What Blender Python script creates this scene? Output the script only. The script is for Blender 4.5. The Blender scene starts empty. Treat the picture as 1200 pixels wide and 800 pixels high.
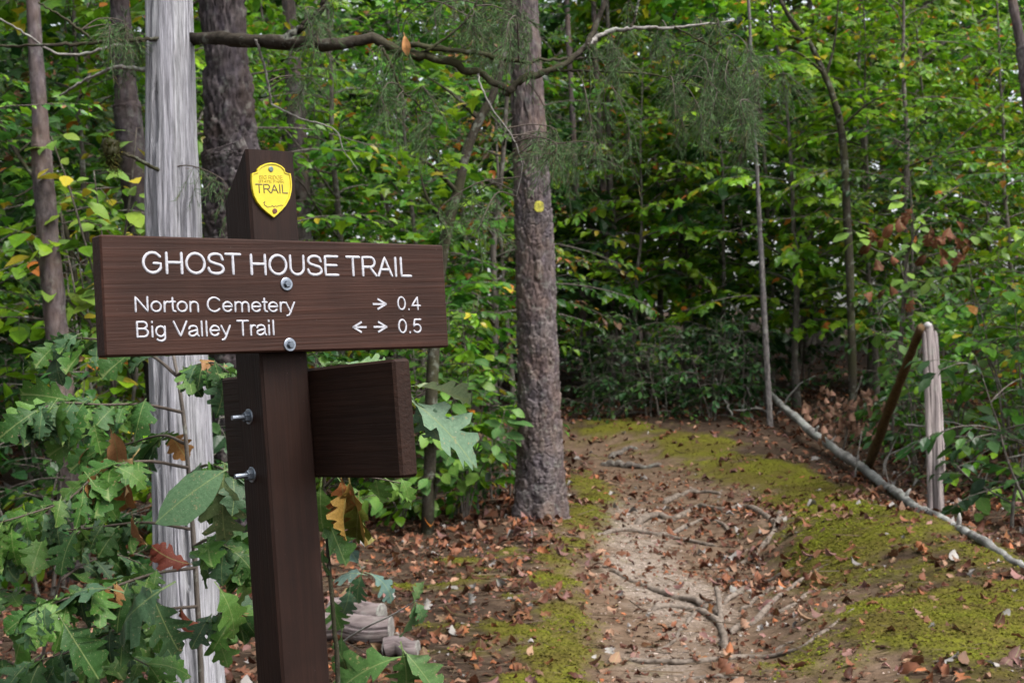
import bpy, math, random
import numpy as np
from mathutils import Vector, Matrix

# ------------------------------------------------------------------ scene, camera, sky, sun
sc = bpy.context.scene
C = bpy.data.collections.new('place'); sc.collection.children.link(C)
sc.render.engine = 'CYCLES'
sc.cycles.use_denoising = True
sc.cycles.use_adaptive_sampling = True
sc.cycles.max_bounces = 7; sc.cycles.diffuse_bounces = 4; sc.cycles.glossy_bounces = 2
sc.cycles.transmission_bounces = 4; sc.cycles.transparent_max_bounces = 4
sc.cycles.caustics_reflective = False; sc.cycles.caustics_refractive = False
sc.view_settings.view_transform = 'Standard'; sc.view_settings.look = 'None'
sc.view_settings.gamma = 1.0; sc.view_settings.use_curve_mapping = False
sc.view_settings.exposure = 1.9

FPX, ROLL, CAMH = 1600.0, 0.030, 1.30            # focal length in pixels of a 1200 wide picture
cam = bpy.data.objects.new('camera', bpy.data.cameras.new('camera')); C.objects.link(cam)
cr, sr = math.cos(ROLL), math.sin(ROLL)
cam.matrix_world = Matrix(((cr, sr, 0, 0), (0, 0, -1, 0), (-sr, cr, 0, CAMH), (0, 0, 0, 1)))
cam.data.sensor_width = 36.0; cam.data.lens = 36.0 * FPX / 1200.0
cam.data.clip_start = 0.05; cam.data.clip_end = 2000.0
cam.data.dof.use_dof = True; cam.data.dof.focus_distance = 2.15; cam.data.dof.aperture_fstop = 14.0
sc.camera = cam

SUN_EL, SUN_ROT = math.radians(56), math.radians(128)
world = bpy.data.worlds.new('World'); sc.world = world; world.use_nodes = True
wn = world.node_tree.nodes; wl = world.node_tree.links; wn.clear()
sky = wn.new('ShaderNodeTexSky'); sky.sky_type = 'NISHITA'; sky.sun_disc = False
sky.sun_elevation = SUN_EL; sky.sun_rotation = SUN_ROT
sky.air_density = 1.0; sky.dust_density = 4.0; sky.ozone_density = 1.0
hs = wn.new('ShaderNodeHueSaturation'); hs.inputs['Saturation'].default_value = 0.32
bg = wn.new('ShaderNodeBackground'); bg.inputs['Strength'].default_value = 0.105
wo = wn.new('ShaderNodeOutputWorld')
wl.new(sky.outputs[0], hs.inputs['Color']); wl.new(hs.outputs[0], bg.inputs[0]); wl.new(bg.outputs[0], wo.inputs[0])

sd = bpy.data.lights.new('sun', 'SUN'); sd.energy = 1.2; sd.angle = math.radians(26); sd.color = (1.0, 0.97, 0.92)
sun = bpy.data.objects.new('sun', sd); C.objects.link(sun)
# Nishita: rotation 0 = sun over +Y, turning clockwise seen from above
sdir = Vector((math.sin(SUN_ROT) * math.cos(SUN_EL), math.cos(SUN_ROT) * math.cos(SUN_EL), math.sin(SUN_EL)))
sun.rotation_euler = sdir.to_track_quat('Z', 'Y').to_euler()

# ------------------------------------------------------------------ helpers: noise
rng = np.random.default_rng(7)
random.seed(7)
_T = np.random.default_rng(99).random((256, 256))

def vnoise(x, y, seed=0):
    x = np.asarray(x, float) + seed * 17.31; y = np.asarray(y, float) + seed * 9.77
    xi = np.floor(x).astype(int); yi = np.floor(y).astype(int)
    fx = x - xi; fy = y - yi; fx = fx * fx * (3 - 2 * fx); fy = fy * fy * (3 - 2 * fy)
    a = _T[xi % 256, yi % 256]; b = _T[(xi + 1) % 256, yi % 256]
    c = _T[xi % 256, (yi + 1) % 256]; d = _T[(xi + 1) % 256, (yi + 1) % 256]
    return (a * (1 - fx) + b * fx) * (1 - fy) + (c * (1 - fx) + d * fx) * fy

def fbm(x, y, seed=0, o=4):
    s = 0.0; a = 0.5; f = 1.0
    for i in range(o):
        s = s + a * vnoise(np.asarray(x) * f, np.asarray(y) * f, seed + i * 3); a *= 0.5; f *= 2.03
    return s / (1 - 0.5 ** o)

def sstep(a, b, x):
    t = np.clip((np.asarray(x, float) - a) / (b - a), 0, 1); return t * t * (3 - 2 * t)

def worley(u, v, nu, seed=0):
    """jittered-cell Worley noise, wrapping in u after nu cells: F1, F2, id in 0..1, offset to the cell centre"""
    r = np.random.default_rng(1000 + seed); J = r.random((64, 512, 3))
    ui = np.floor(u).astype(int); vi = np.floor(v).astype(int)
    F1 = np.full(u.shape, 9.0); F2 = np.full(u.shape, 9.0); ID = np.zeros(u.shape); DV = np.zeros(u.shape)
    for a in (-1, 0, 1):
        for b in (-1, 0, 1):
            ci = ui + a; cj = vi + b
            j = J[(ci % nu) % 64, cj % 512]
            du = u - (ci + j[..., 0]); dv = v - (cj + j[..., 1])
            d = np.sqrt(du * du + dv * dv)
            m = d < F1
            F2 = np.where(m, F1, np.minimum(F2, d)); ID = np.where(m, j[..., 2], ID); DV = np.where(m, dv, DV); F1 = np.where(m, d, F1)
    return F1, F2, ID, DV

# ------------------------------------------------------------------ helpers: pixels of the photograph to places
def ray(px, py):
    du, dv = px - 600.0, py - 400.0
    return np.array(((cr * du - sr * dv) / FPX, 1.0, -(sr * du + cr * dv) / FPX))

def at(px, py, d):
    r = ray(px, py) * d
    return np.array((r[0], r[1], r[2] + CAMH))

def rise(y): return .40 * sstep(10.5, 17, y) + .045 * np.clip(np.asarray(y, float) - 17, 0, 45)

def flat(px, py):
    r = ray(px, py); t = np.linspace(2.5, 40, 3000); h = CAMH + r[2] * t - rise(t); d = t[int(np.argmax(h < 0))]
    return np.array((r[0] * d, d))

# ------------------------------------------------------------------ helpers: meshes
class MB:
    def __init__(s): s.V = []; s.F = []; s.K = []; s.n = 0
    def add(s, V, F, col=None):
        V = np.asarray(V, float).reshape(-1, 3)
        s.V.append(V)
        if col is None: col = (1, 1, 1)
        col = np.asarray(col, float)
        s.K.append(np.broadcast_to(col, (len(V), 3)) if col.ndim == 1 else col)
        for f in (F if isinstance(F, list) else [F]):
            f = np.asarray(f, int)
            if f.size: s.F.append(f + s.n)
        s.n += len(V)
    def mesh(s, name, smooth=True, off=None, color=True):
        V = np.concatenate(s.V)
        if off is not None: V = V - np.asarray(off, float)
        loops = np.concatenate([f.ravel() for f in s.F]); sizes = np.concatenate([np.full(len(f), f.shape[1]) for f in s.F])
        m = bpy.data.meshes.new(name)
        m.vertices.add(len(V)); m.vertices.foreach_set('co', V.astype(np.float32).ravel())
        m.loops.add(len(loops)); m.loops.foreach_set('vertex_index', loops.astype(np.int32))
        m.polygons.add(len(sizes))
        m.polygons.foreach_set('loop_start', np.concatenate(([0], np.cumsum(sizes)[:-1])).astype(np.int32))
        m.polygons.foreach_set('loop_total', sizes.astype(np.int32))
        m.polygons.foreach_set('use_smooth', np.full(len(sizes), smooth))
        if color:
            K = np.concatenate(s.K); a = m.color_attributes.new('Col', 'FLOAT_COLOR', 'POINT')
            a.data.foreach_set('color', np.concatenate([K, np.ones((len(K), 1))], 1).astype(np.float32).ravel())
        m.update(calc_edges=True); m.validate()
        return m

def norm(v): v = np.asarray(v, float); return v / (np.linalg.norm(v, axis=-1, keepdims=True) + 1e-12)

def frames(P):
    P = np.asarray(P, float); T = norm(np.gradient(P, axis=0))
    N = np.zeros_like(P); ref = np.array((0., 0., 1.)) if abs(T[0][2]) < .8 else np.array((1., 0., 0.))
    n = np.cross(T[0], ref); n /= np.linalg.norm(n)
    for i in range(len(P)):
        n = n - T[i] * n.dot(T[i]); n /= np.linalg.norm(n) + 1e-12; N[i] = n
    return T, N, np.cross(T, N)

def smooth_line(P, n):
    """Catmull-Rom through the points"""
    P = np.asarray(P, float); k = len(P)
    if k == 2: return P[0] + (P[1] - P[0]) * np.linspace(0, 1, n)[:, None]
    Q = np.concatenate([[2 * P[0] - P[1]], P, [2 * P[-1] - P[-2]]])
    t = np.linspace(0, k - 1 - 1e-6, n); i = t.astype(int); f = (t - i)[:, None]
    a, b, c, d = Q[i], Q[i + 1], Q[i + 2], Q[i + 3]
    return .5 * (2 * b + (c - a) * f + (2 * a - 5 * b + 4 * c - d) * f ** 2 + (3 * b - a - 3 * c + d) * f ** 3)

def tube(P, R, sides=6, rough=0.0, cap=True, seed=0, squash=None):
    P = np.asarray(P, float); n = len(P); R = np.broadcast_to(np.asarray(R, float), (n,))
    T, N, B = frames(P); a = np.arange(sides) / sides * 2 * np.pi
    rr = R[:, None] * np.ones(sides)
    if rough:
        g = np.random.default_rng(seed); rr = rr * (1 + rough * (vnoise(np.arange(n)[:, None] * .6 + 0 * a, a[None] * 1.3 + 0 * R[:, None], seed) * 2 - 1) + rough * .5 * (g.random((n, sides)) - .5))
    V = P[:, None] + rr[..., None] * (np.cos(a)[None, :, None] * N[:, None] + np.sin(a)[None, :, None] * B[:, None])
    i = np.arange(n - 1)[:, None] * sides; j = np.arange(sides)[None]; k = (j + 1) % sides
    F = np.stack([i + j, i + k, i + sides + k, i + sides + j], -1).reshape(-1, 4)
    V = V.reshape(-1, 3); Fs = [F]
    if cap:
        V = np.concatenate([V, P[:1], P[-1:]]); c0, c1 = n * sides, n * sides + 1; b = (n - 1) * sides
        jj = np.arange(sides); kk = (jj + 1) % sides
        Fs.append(np.stack([kk, jj, np.full(sides, c0)], 1)); Fs.append(np.stack([b + jj, b + kk, np.full(sides, c1)], 1))
    return V, Fs

def box(x0, x1, y0, y1, z0, z1, b=0.003):
    """bevelled box"""
    V = []; 
    for x, sx in ((x0, 1), (x1, -1)):
        for y, sy in ((y0, 1), (y1, -1)):
            for z, sz in ((z0, 1), (z1, -1)):
                V += [(x, y + sy * b, z + sz * b), (x + sx * b, y, z + sz * b), (x + sx * b, y + sy * b, z)]
    idx = lambda a, c, d, k: ((a * 2 + c) * 2 + d) * 3 + k
    Q = []; Tt = []
    for a in (0, 1):
        Q.append([idx(a, 0, 0, 0), idx(a, 1, 0, 0), idx(a, 1, 1, 0), idx(a, 0, 1, 0)][::(-1 if a == 0 else 1)])
        Q.append([idx(0, a, 0, 1), idx(1, a, 0, 1), idx(1, a, 1, 1), idx(0, a, 1, 1)][::(1 if a == 0 else -1)])
        Q.append([idx(0, 0, a, 2), idx(1, 0, a, 2), idx(1, 1, a, 2), idx(0, 1, a, 2)][::(-1 if a == 0 else 1)])
    for a in (0, 1):
        for c in (0, 1):
            Q.append([idx(a, c, 0, 0), idx(a, c, 1, 0), idx(a, c, 1, 1), idx(a, c, 0, 1)])
            Q.append([idx(a, 0, c, 0), idx(a, 1, c, 0), idx(a, 1, c, 2), idx(a, 0, c, 2)])
            Q.append([idx(0, a, c, 1), idx(1, a, c, 1), idx(1, a, c, 2), idx(0, a, c, 2)])
            for d in (0, 1): Tt.append([idx(a, c, d, 0), idx(a, c, d, 1), idx(a, c, d, 2)])
    return np.array(V, float), [np.array(Q), np.array(Tt)]

def fix_normals(m):
    import bmesh
    bm = bmesh.new(); bm.from_mesh(m); bmesh.ops.recalc_face_normals(bm, faces=bm.faces); bm.to_mesh(m); bm.free()

def tag(o, label=None, cat=None, group=None, kind=None):
    if label: o['label'] = label
    if cat: o['category'] = cat
    if group: o['group'] = group
    if kind: o['kind'] = kind
    return o

def thing(name, label, cat, loc=(0, 0, 0), group=None):
    o = bpy.data.objects.new(name, None); C.objects.link(o); o.empty_display_size = .1
    o.location = loc; return tag(o, label, cat, group)

def link(name, mesh, mat, parent=None):
    o = bpy.data.objects.new(name, mesh); C.objects.link(o)
    if mat is not None and not mesh.materials: mesh.materials.append(mat)
    if parent is not None: o.parent = parent
    return o

# ------------------------------------------------------------------ materials
def newmat(name):
    m = bpy.data.materials.new(name); m.use_nodes = True; nt = m.node_tree
    b = nt.nodes['Principled BSDF']; return m, nt, b, nt.nodes['Material Output']

def nd(nt, t, **k):
    n = nt.nodes.new(t)
    for a, v in k.items():
        if a in n.inputs: n.inputs[a].default_value = v
        else: setattr(n, a, v)
    return n

def ramp(nt, fac, stops):
    r = nt.nodes.new('ShaderNodeValToRGB'); e = r.color_ramp.elements
    while len(e) < len(stops): e.new(.5)
    for i, (p, c) in enumerate(stops): e[i].position = p; e[i].color = (*c, 1) if len(c) == 3 else c
    nt.links.new(fac, r.inputs[0]); return r.outputs[0]

def coords(nt, scale=(1, 1, 1), src='Object'):
    tc = nt.nodes.new('ShaderNodeTexCoord'); mp = nt.nodes.new('ShaderNodeMapping'); mp.inputs['Scale'].default_value = scale
    nt.links.new(tc.outputs[src], mp.inputs[0]); return mp.outputs[0]

def noise(nt, vec, scale, detail=5, rough=.6, dist=0):
    n = nd(nt, 'ShaderNodeTexNoise', Scale=scale, Detail=detail, Roughness=rough, Distortion=dist)
    if vec is not None: nt.links.new(vec, n.inputs['Vector'])
    return n.outputs['Fac']

def mixc(nt, fac, a, b, mode='MIX'):
    m = nt.nodes.new('ShaderNodeMix'); m.data_type = 'RGBA'; m.blend_type = mode
    for s, v in ((m.inputs[0], fac), (m.inputs[6], a), (m.inputs[7], b)):
        if hasattr(v, 'links'): nt.links.new(v, s)
        elif isinstance(v, (int, float)): s.default_value = v
        else: s.default_value = (*v, 1)
    return m.outputs[2]

def bump(nt, h, strength, dist, b):
    n = nd(nt, 'ShaderNodeBump', Strength=strength, Distance=dist); nt.links.new(h, n.inputs['Height']); nt.links.new(n.outputs[0], b.inputs['Normal'])
    return n

def leaf_material(name, source, spots=0.0, rough=.36, trans=.45, spec=.38):
    m, nt, b, out = newmat(name); L = nt.links
    if source == 'attr':
        a = nd(nt, 'ShaderNodeAttribute', attribute_name='Col'); col = a.outputs['Color']
        oi = nt.nodes.new('ShaderNodeObjectInfo')
        h = nt.nodes.new('ShaderNodeHueSaturation')
        mr = nd(nt, 'ShaderNodeMapRange'); mr.inputs[3].default_value = .75; mr.inputs[4].default_value = 1.25
        L.new(oi.outputs['Random'], mr.inputs[0]); L.new(mr.outputs[0], h.inputs['Value']); L.new(col, h.inputs['Color'])
        mr2 = nd(nt, 'ShaderNodeMapRange'); mr2.inputs[3].default_value = .488; mr2.inputs[4].default_value = .512
        wn_ = nd(nt, 'ShaderNodeTexWhiteNoise', noise_dimensions='1D'); L.new(oi.outputs['Random'], wn_.inputs['W'])
        L.new(wn_.outputs['Value'], mr2.inputs[0]); L.new(mr2.outputs[0], h.inputs['Hue']); col = h.outputs[0]
    else:
        oi = nt.nodes.new('ShaderNodeObjectInfo'); col = oi.outputs['Color']
    v = coords(nt)
    n = noise(nt, v, 25, 3)
    col = mixc(nt, .55, col, ramp(nt, n, [(.3, (.55, .6, .55)), (.7, (1.25, 1.2, 1.15))]), 'MULTIPLY')
    if spots:
        vec = nt.nodes.new('ShaderNodeVectorMath'); vec.operation = 'ADD'
        L.new(v, vec.inputs[0])
        cb = nt.nodes.new('ShaderNodeCombineXYZ'); mul = nd(nt, 'ShaderNodeMath', operation='MULTIPLY'); mul.inputs[1].default_value = 40
        L.new(oi.outputs['Random'], mul.inputs[0]); L.new(mul.outputs[0], cb.inputs[0]); L.new(cb.outputs[0], vec.inputs[1])
        s = noise(nt, vec.outputs[0], 13, 6, .75)
        col = mixc(nt, ramp(nt, s, [(.60, (0, 0, 0)), (.66, (spots, spots, spots))]), col, (.30, .22, .12))
        s2 = noise(nt, vec.outputs[0], 60, 2, .5)
        col = mixc(nt, ramp(nt, s2, [(.70, (0, 0, 0)), (.74, (spots, spots, spots))]), col, (.45, .42, .30))
        # pale midrib
        sep = nt.nodes.new('ShaderNodeSeparateXYZ'); L.new(v, sep.inputs[0])
        ab = nd(nt, 'ShaderNodeMath', operation='ABSOLUTE'); L.new(sep.outputs[1], ab.inputs[0])
        col = mixc(nt, ramp(nt, ab.outputs[0], [(.004, (.5, .5, .5)), (.012, (0, 0, 0))]), col, (.22, .26, .10))
    L.new(col, b.inputs['Base Color']); b.inputs['Roughness'].default_value = rough
    b.inputs['Specular IOR Level'].default_value = spec
    bump(nt, n, .35, .004, b)
    t = nt.nodes.new('ShaderNodeBsdfTranslucent'); L.new(col, t.inputs[0])
    mx = nt.nodes.new('ShaderNodeMixShader'); mx.inputs[0].default_value = trans
    L.new(b.outputs[0], mx.inputs[1]); L.new(t.outputs[0], mx.inputs[2]); L.new(mx.outputs[0], out.inputs[0])
    return m

def bark_material(name, c0, c1, c2=None, vscale=(1, 1, .25), scale=30, rough=.9, lichen=0.0, strength=.6, dist=.01, attr=True):
    m, nt, b, out = newmat(name); L = nt.links
    v = coords(nt, vscale)
    n = noise(nt, v, scale, 7, .65); col = ramp(nt, n, [(.3, c0), (.68, c1)])
    n2 = noise(nt, coords(nt), 3.0, 3, .6)
    if c2: col = mixc(nt, ramp(nt, n2, [(.42, (0, 0, 0)), (.62, (.8, .8, .8))]), col, c2)
    if attr:
        a = nd(nt, 'ShaderNodeAttribute', attribute_name='Col'); col = mixc(nt, 1.0, col, a.outputs['Color'], 'MULTIPLY')
    if lichen:
        n3 = noise(nt, coords(nt), 14, 5, .7); col = mixc(nt, ramp(nt, n3, [(.55, (0, 0, 0)), (.62, (lichen,) * 3)]), col, (.36, .40, .34))
    L.new(col, b.inputs['Base Color']); b.inputs['Roughness'].default_value = rough; b.inputs['Specular IOR Level'].default_value = .12
    bump(nt, n, strength, dist, b)
    return m

def plain(name, col, rough=.6, metal=0.0, nscale=40, amt=.25, bstr=.2, bdist=.002, spec=.5):
    m, nt, b, out = newmat(name)
    n = noise(nt, coords(nt), nscale, 5)
    c = mixc(nt, amt, col, ramp(nt, n, [(.3, (.3, .3, .3)), (.7, (1.5, 1.5, 1.5))]), 'MULTIPLY')
    nt.links.new(c, b.inputs['Base Color']); b.inputs['Roughness'].default_value = rough; b.inputs['Metallic'].default_value = metal
    b.inputs['Specular IOR Level'].default_value = spec
    bump(nt, n, bstr, bdist, b); return m

M = {}
M['leaf'] = leaf_material('leaf_green', 'attr')
M['oak'] = leaf_material('oak_leaf', 'object', spots=.8, rough=.45, trans=.25, spec=.22)
M['dead'] = leaf_material('dead_leaf', 'object', spots=.25, rough=.55, trans=.12, spec=.12)
M['litter'] = leaf_material('litter_leaf', 'attr', rough=.55, trans=.1, spec=.12)
M['cedar'] = leaf_material('cedar_needles', 'attr', rough=.6, trans=.25, spec=.12)
M['snag'] = bark_material('weathered_cedar_wood', (.09, .09, .095), (.43, .43, .455), None, (1, 1, .045), 170, .85, 0, 1.0, .010)
M['pine'] = bark_material('pine_bark', (.022, .018, .018), (.135, .116, .118), (.098, .070, .060), (1, 1, .5), 34, .9, .12)
M['palepine'] = bark_material('pale_thin_bark', (.05, .046, .045), (.19, .175, .17), None, (1, 1, .5), 34, .9, .2)
M['darkpine'] = bark_material('dark_pine_bark', (.008, .007, .008), (.070, .060, .064), (.035, .026, .024), (1, 1, .5), 34, .9, .08)
M['bark'] = bark_material('sapling_bark', (.045, .038, .032), (.14, .12, .105), None, (1, 1, .4), 40, .9, .3, attr=False)
M['darkbark'] = bark_material('dark_mossy_bark', (.016, .013, .010), (.05, .042, .033), (.04, .042, .018), (1, 1, 1), 45, .95, .2, attr=False)
M['palebark'] = bark_material('pale_dead_wood', (.10, .09, .083), (.27, .255, .235), None, (1, 1, 1), 40, .9, .3, attr=False)
M['twig'] = plain('twig', (.05, .036, .026), .8)
M['root'] = bark_material('worn_root', (.045, .034, .026), (.20, .165, .137), None, (1, 1, 1), 30, .8, 0, .5, .006, attr=False)
M['birch'] = bark_material('lichened_log', (.12, .11, .10), (.38, .365, .35), (.58, .59, .56), (1, 1, 1), 25, .9, .9, .6, .008, attr=False)
M['post'] = bark_material('weathered_fence_post', (.06, .05, .047), (.38, .33, .32), None, (1, 1, .05), 60, .9, .15, .7, .008)
M['rail'] = bark_material('brown_rail', (.028, .018, .009), (.12, .075, .036), None, (1, 1, .15), 40, .85, 0, .6, .008, attr=False)
M['log'] = bark_material('cut_log', (.065, .05, .047), (.21, .175, .168), None, (.15, 1, 1), 40, .9, .1, .6, .008)

# ------------------------------------------------------------------ ground shape
PATH = np.array([flat(*p) for p in ((800, 900), (800, 800), (805, 740), (795, 690), (785, 645), (800, 605), (800, 575), (765, 548), (735, 530), (705, 519), (668, 511), (610, 506))])
PATH = np.concatenate([PATH, PATH[-1:] + np.array([(-2.5, .6), (-8, 1.5)])])
PW = np.array([.85, .66, .60, .58, .60, .75, .78, .66, .55, .48, .45, .45, .45, .45])
PL = smooth_line(PATH, 160); PWL = np.interp(np.linspace(0, 1, 160), np.linspace(0, 1, len(PW)), PW)

def path_dist(x, y):
    x = np.asarray(x, float); y = np.asarray(y, float); sh = x.shape
    x = x.ravel(); y = y.ravel(); best = np.full(len(x), 99.); wid = np.ones(len(x)); side = np.zeros(len(x))
    for i in range(0, 160, 2):
        d = np.hypot(x - PL[i, 0], y - PL[i, 1]); m = d < best
        best[m] = d[m]; wid[m] = PWL[i]; side[m] = np.sign(x[m] - PL[i, 0])
    return (best / wid).reshape(sh), side.reshape(sh)

def blob(x, y, px, py, rx, ry):
    c = flat(px, py); d = c[1]; ax = rx * d / FPX; ay = ry * d * d / (FPX * CAMH)
    return np.exp(-(((x - c[0]) / ax) ** 2 + ((y - c[1]) / ay) ** 2))

def height(x, y):
    x = np.asarray(x, float); y = np.asarray(y, float)
    z = rise(y)
    z = z + .10 * (fbm(x * .35, y * .35, 2, 3) - .5) * sstep(6, 14, y)
    pd, sd_ = path_dist(x, y)
    z = z - .11 * np.exp(-(pd / .9) ** 2) * (1 - sstep(14, 24, y))
    z = z - .17 * blob(x, y, 880, 640, 60, 32) - .07 * blob(x, y, 900, 740, 45, 28) - .05 * blob(x, y, 860, 700, 60, 20)
    z = z + .19 * blob(x, y, 1075, 650, 105, 55) + .05 * blob(x, y, 1060, 760, 120, 60)
    z = z + .09 * blob(x, y, 630, 605, 60, 30) + .05 * blob(x, y, 850, 598, 70, 10)
    z = z + .045 * (fbm(x * 1.6, y * 1.6, 5, 4) - .5) + .018 * (fbm(x * 7, y * 7, 9, 3) - .5)
    return z

def gz(x, y): return float(height(np.array([x]), np.array([y]))[0])

def gp(px, py):
    r = ray(px, py); o = np.array((0, 0, CAMH))
    t = np.linspace(2, 60, 1500); P = o + r * t[:, None]; h = P[:, 2] - height(P[:, 0], P[:, 1])
    i = int(np.argmax(h < 0)); i = i if i else len(t) - 1
    a = h[i - 1] / (h[i - 1] - h[i] + 1e-9); p = P[i - 1] + (P[i] - P[i - 1]) * a
    return np.array((p[0], p[1], gz(p[0], p[1])))

def masks(x, y):
    pd, _ = path_dist(x, y); w = fbm(x * 1.3, y * 1.3, 21, 4); w2 = fbm(x * 4, y * 4, 31, 3)
    dirt = 1 - sstep(.55, 1.35, pd + (w - .5) * 1.6 + (w2 - .5) * .8)
    dirt = np.maximum(dirt, .9 * sstep(.25, .6, blob(x, y, 880, 690, 70, 60) + (w - .5) * .5))
    gravel = .9 * sstep(.25, 1.0, blob(x, y, 755, 640, 60, 42) + blob(x, y, 800, 690, 80, 34) * .75 + blob(x, y, 740, 590, 45, 20) * .6 + blob(x, y, 790, 750, 90, 34) * .45 + (w2 - .5) * .8 + (w - .5) * .6)
    B = [(1090, 650, 100, 50), (1110, 700, 100, 60), (1060, 770, 120, 60), (980, 600, 65, 40), (1010, 640, 75, 40), (1050, 690, 90, 50), (960, 780, 50, 30), (940, 575, 50, 16),
         (905, 553, 35, 10), (850, 545, 40, 10), (760, 512, 60, 8), (720, 500, 50, 6), (815, 525, 40, 7), (690, 560, 25, 12), (700, 575, 25, 10), (935, 575, 35, 14),
         (680, 615, 40, 14), (665, 640, 34, 14), (670, 690, 28, 24), (660, 740, 36, 26), (690, 598, 30, 8), (540, 660, 40, 6), (600, 650, 30, 6), (565, 680, 40, 7), (640, 672, 28, 8), (645, 660, 25, 8),
         (520, 740, 30, 7), (600, 735, 40, 12), (560, 760, 45, 10), (640, 760, 30, 18), (610, 790, 40, 14), (690, 790, 26, 14), (655, 715, 24, 12), (540, 690, 40, 6), (600, 700, 30, 8), (520, 600, 20, 4), (470, 690, 25, 5), (840, 517, 25, 5)]
    s = 0
    for b in B: s = s + blob(x, y, *b)
    w3 = fbm(x * 24, y * 24, 43, 2); moss = .86 * sstep(.26, 1.02, (w3 - .5) * .55 + np.minimum(s, 1.2) * (.14 + 1.5 * w) + (w2 - .5) * 1.25 + (fbm(x * 11, y * 11, 41, 2) - .5) * .5)
    moss = moss * (1 - .75 * gravel)
    return moss, dirt, gravel

def build_ground():
    def axis(parts):
        a = []
        for lo, hi, st in parts: a += list(np.arange(lo, hi, st))
        return np.array(a)
    geo = 14 * 1.28 ** np.arange(1, 14)
    xs = np.concatenate([-geo[::-1] , axis([(-14, -4.5, .3), (-4.5, 5.5, .035), (5.5, 14, .3)]), [14], geo])
    ys = np.concatenate([-geo[::-1], axis([(-14, 2.5, .5), (2.5, 4.8, .1), (4.8, 9.5, .03), (9.5, 14, .05), (14, 26, .12), (26, 40, .6)]), [40], 40 + geo])
    X, Y = np.meshgrid(xs, ys); Z = height(X, Y)
    nx, ny = len(xs), len(ys)
    i = np.arange(ny - 1)[:, None] * nx + np.arange(nx - 1)[None]
    F = np.stack([i, i + 1, i + 1 + nx, i + nx], -1).reshape(-1, 4)
    mo, di, gr = masks(X, Y)
    Z = Z + .035 * mo * (.1 + fbm(X * 6, Y * 6, 77, 3))
    mb = MB(); mb.add(np.stack([X, Y, Z], -1).reshape(-1, 3), F, np.stack([mo, di, gr], -1).reshape(-1, 3))
    m = mb.mesh('ground')
    mat, nt, b, out = newmat('forest_floor'); L = nt.links
    a = nd(nt, 'ShaderNodeAttribute', attribute_name='Col'); sep = nt.nodes.new('ShaderNodeSeparateColor'); L.new(a.outputs['Color'], sep.inputs[0])
    v = coords(nt)
    n1 = noise(nt, v, 9, 8, .7); n2 = noise(nt, v, 70, 4, .7); n3 = noise(nt, v, 2.2, 5, .6)
    hum = ramp(nt, n1, [(.3, (.016, .011, .008)), (.55, (.045, .030, .021)), (.75, (.085, .056, .040))])
    dirt = ramp(nt, n1, [(.25, (.05, .033, .022)), (.5, (.11, .074, .050)), (.75, (.175, .124, .090))])
    vo = nd(nt, 'ShaderNodeTexVoronoi', Scale=95.0); L.new(v, vo.inputs['Vector'])
    grc = mixc(nt, .65, (.20, .168, .142), ramp(nt, vo.outputs['Color'], [(.2, (.45, .42, .4)), (.8, (1.5, 1.45, 1.4))]), 'MULTIPLY')
    mos = ramp(nt, n2, [(.3, (.058, .062, .007)), (.7, (.145, .148, .013))])
    mos = mixc(nt, ramp(nt, n3, [(.4, (0, 0, 0)), (.6, (.7, .7, .7))]), mos, (.070, .052, .014))
    col = mixc(nt, sep.outputs[1], hum, dirt); col = mixc(nt, sep.outputs[2], col, grc); col = mixc(nt, sep.outputs[0], col, mos)
    L.new(col, b.inputs['Base Color']); b.inputs['Roughness'].default_value = .95; b.inputs['Specular IOR Level'].default_value = .05
    ad = nd(nt, 'ShaderNodeMath', operation='ADD'); L.new(n1, ad.inputs[0]); L.new(n2, ad.inputs[1])
    bump(nt, ad.outputs[0], .7, .012, b)
    o = link('ground', m, mat); tag(o, 'bare brown trail and mossy leaf strewn forest floor', kind='structure'); return o

build_ground()

# ------------------------------------------------------------------ leaf templates: x along the leaf, y across, z up
def tpl_ovate(w=.26, curl=.12, fold=.07):
    V = np.array([(0, 0, 0), (.35, 0, 0), (.7, 0, -.3 * curl), (1, 0, -curl), (.2, w * .75, fold * .7), (.5, w, fold), (.8, w * .55, fold * .3 - curl * .5),
                  (.2, -w * .75, fold * .7), (.5, -w, fold), (.8, -w * .55, fold * .3 - curl * .5)], float)
    return V, [np.array([(0, 1, 4), (3, 6, 2), (1, 0, 7), (2, 9, 3)]), np.array([(1, 2, 5, 4), (2, 1, 7, 8)]), np.array([(2, 6, 5), (8, 9, 2)])]

def tpl_maple(curl=.12):
    out = [(0, 0), (.05, .22), (-.08, .40), (.25, .30), (.42, .52), (.55, .22), (1, 0)]
    out = out + [(x, -y) for x, y in out[-2:0:-1]]
    V = [(.35, 0, .03)] + [(x, y, -curl * (x * x) - .12 * abs(y)) for x, y in out]
    n = len(out); F = np.array([(0, 1 + i, 1 + (i + 1) % n) for i in range(n)])[:, ::-1]
    return np.array(V, float), [F]

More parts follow.
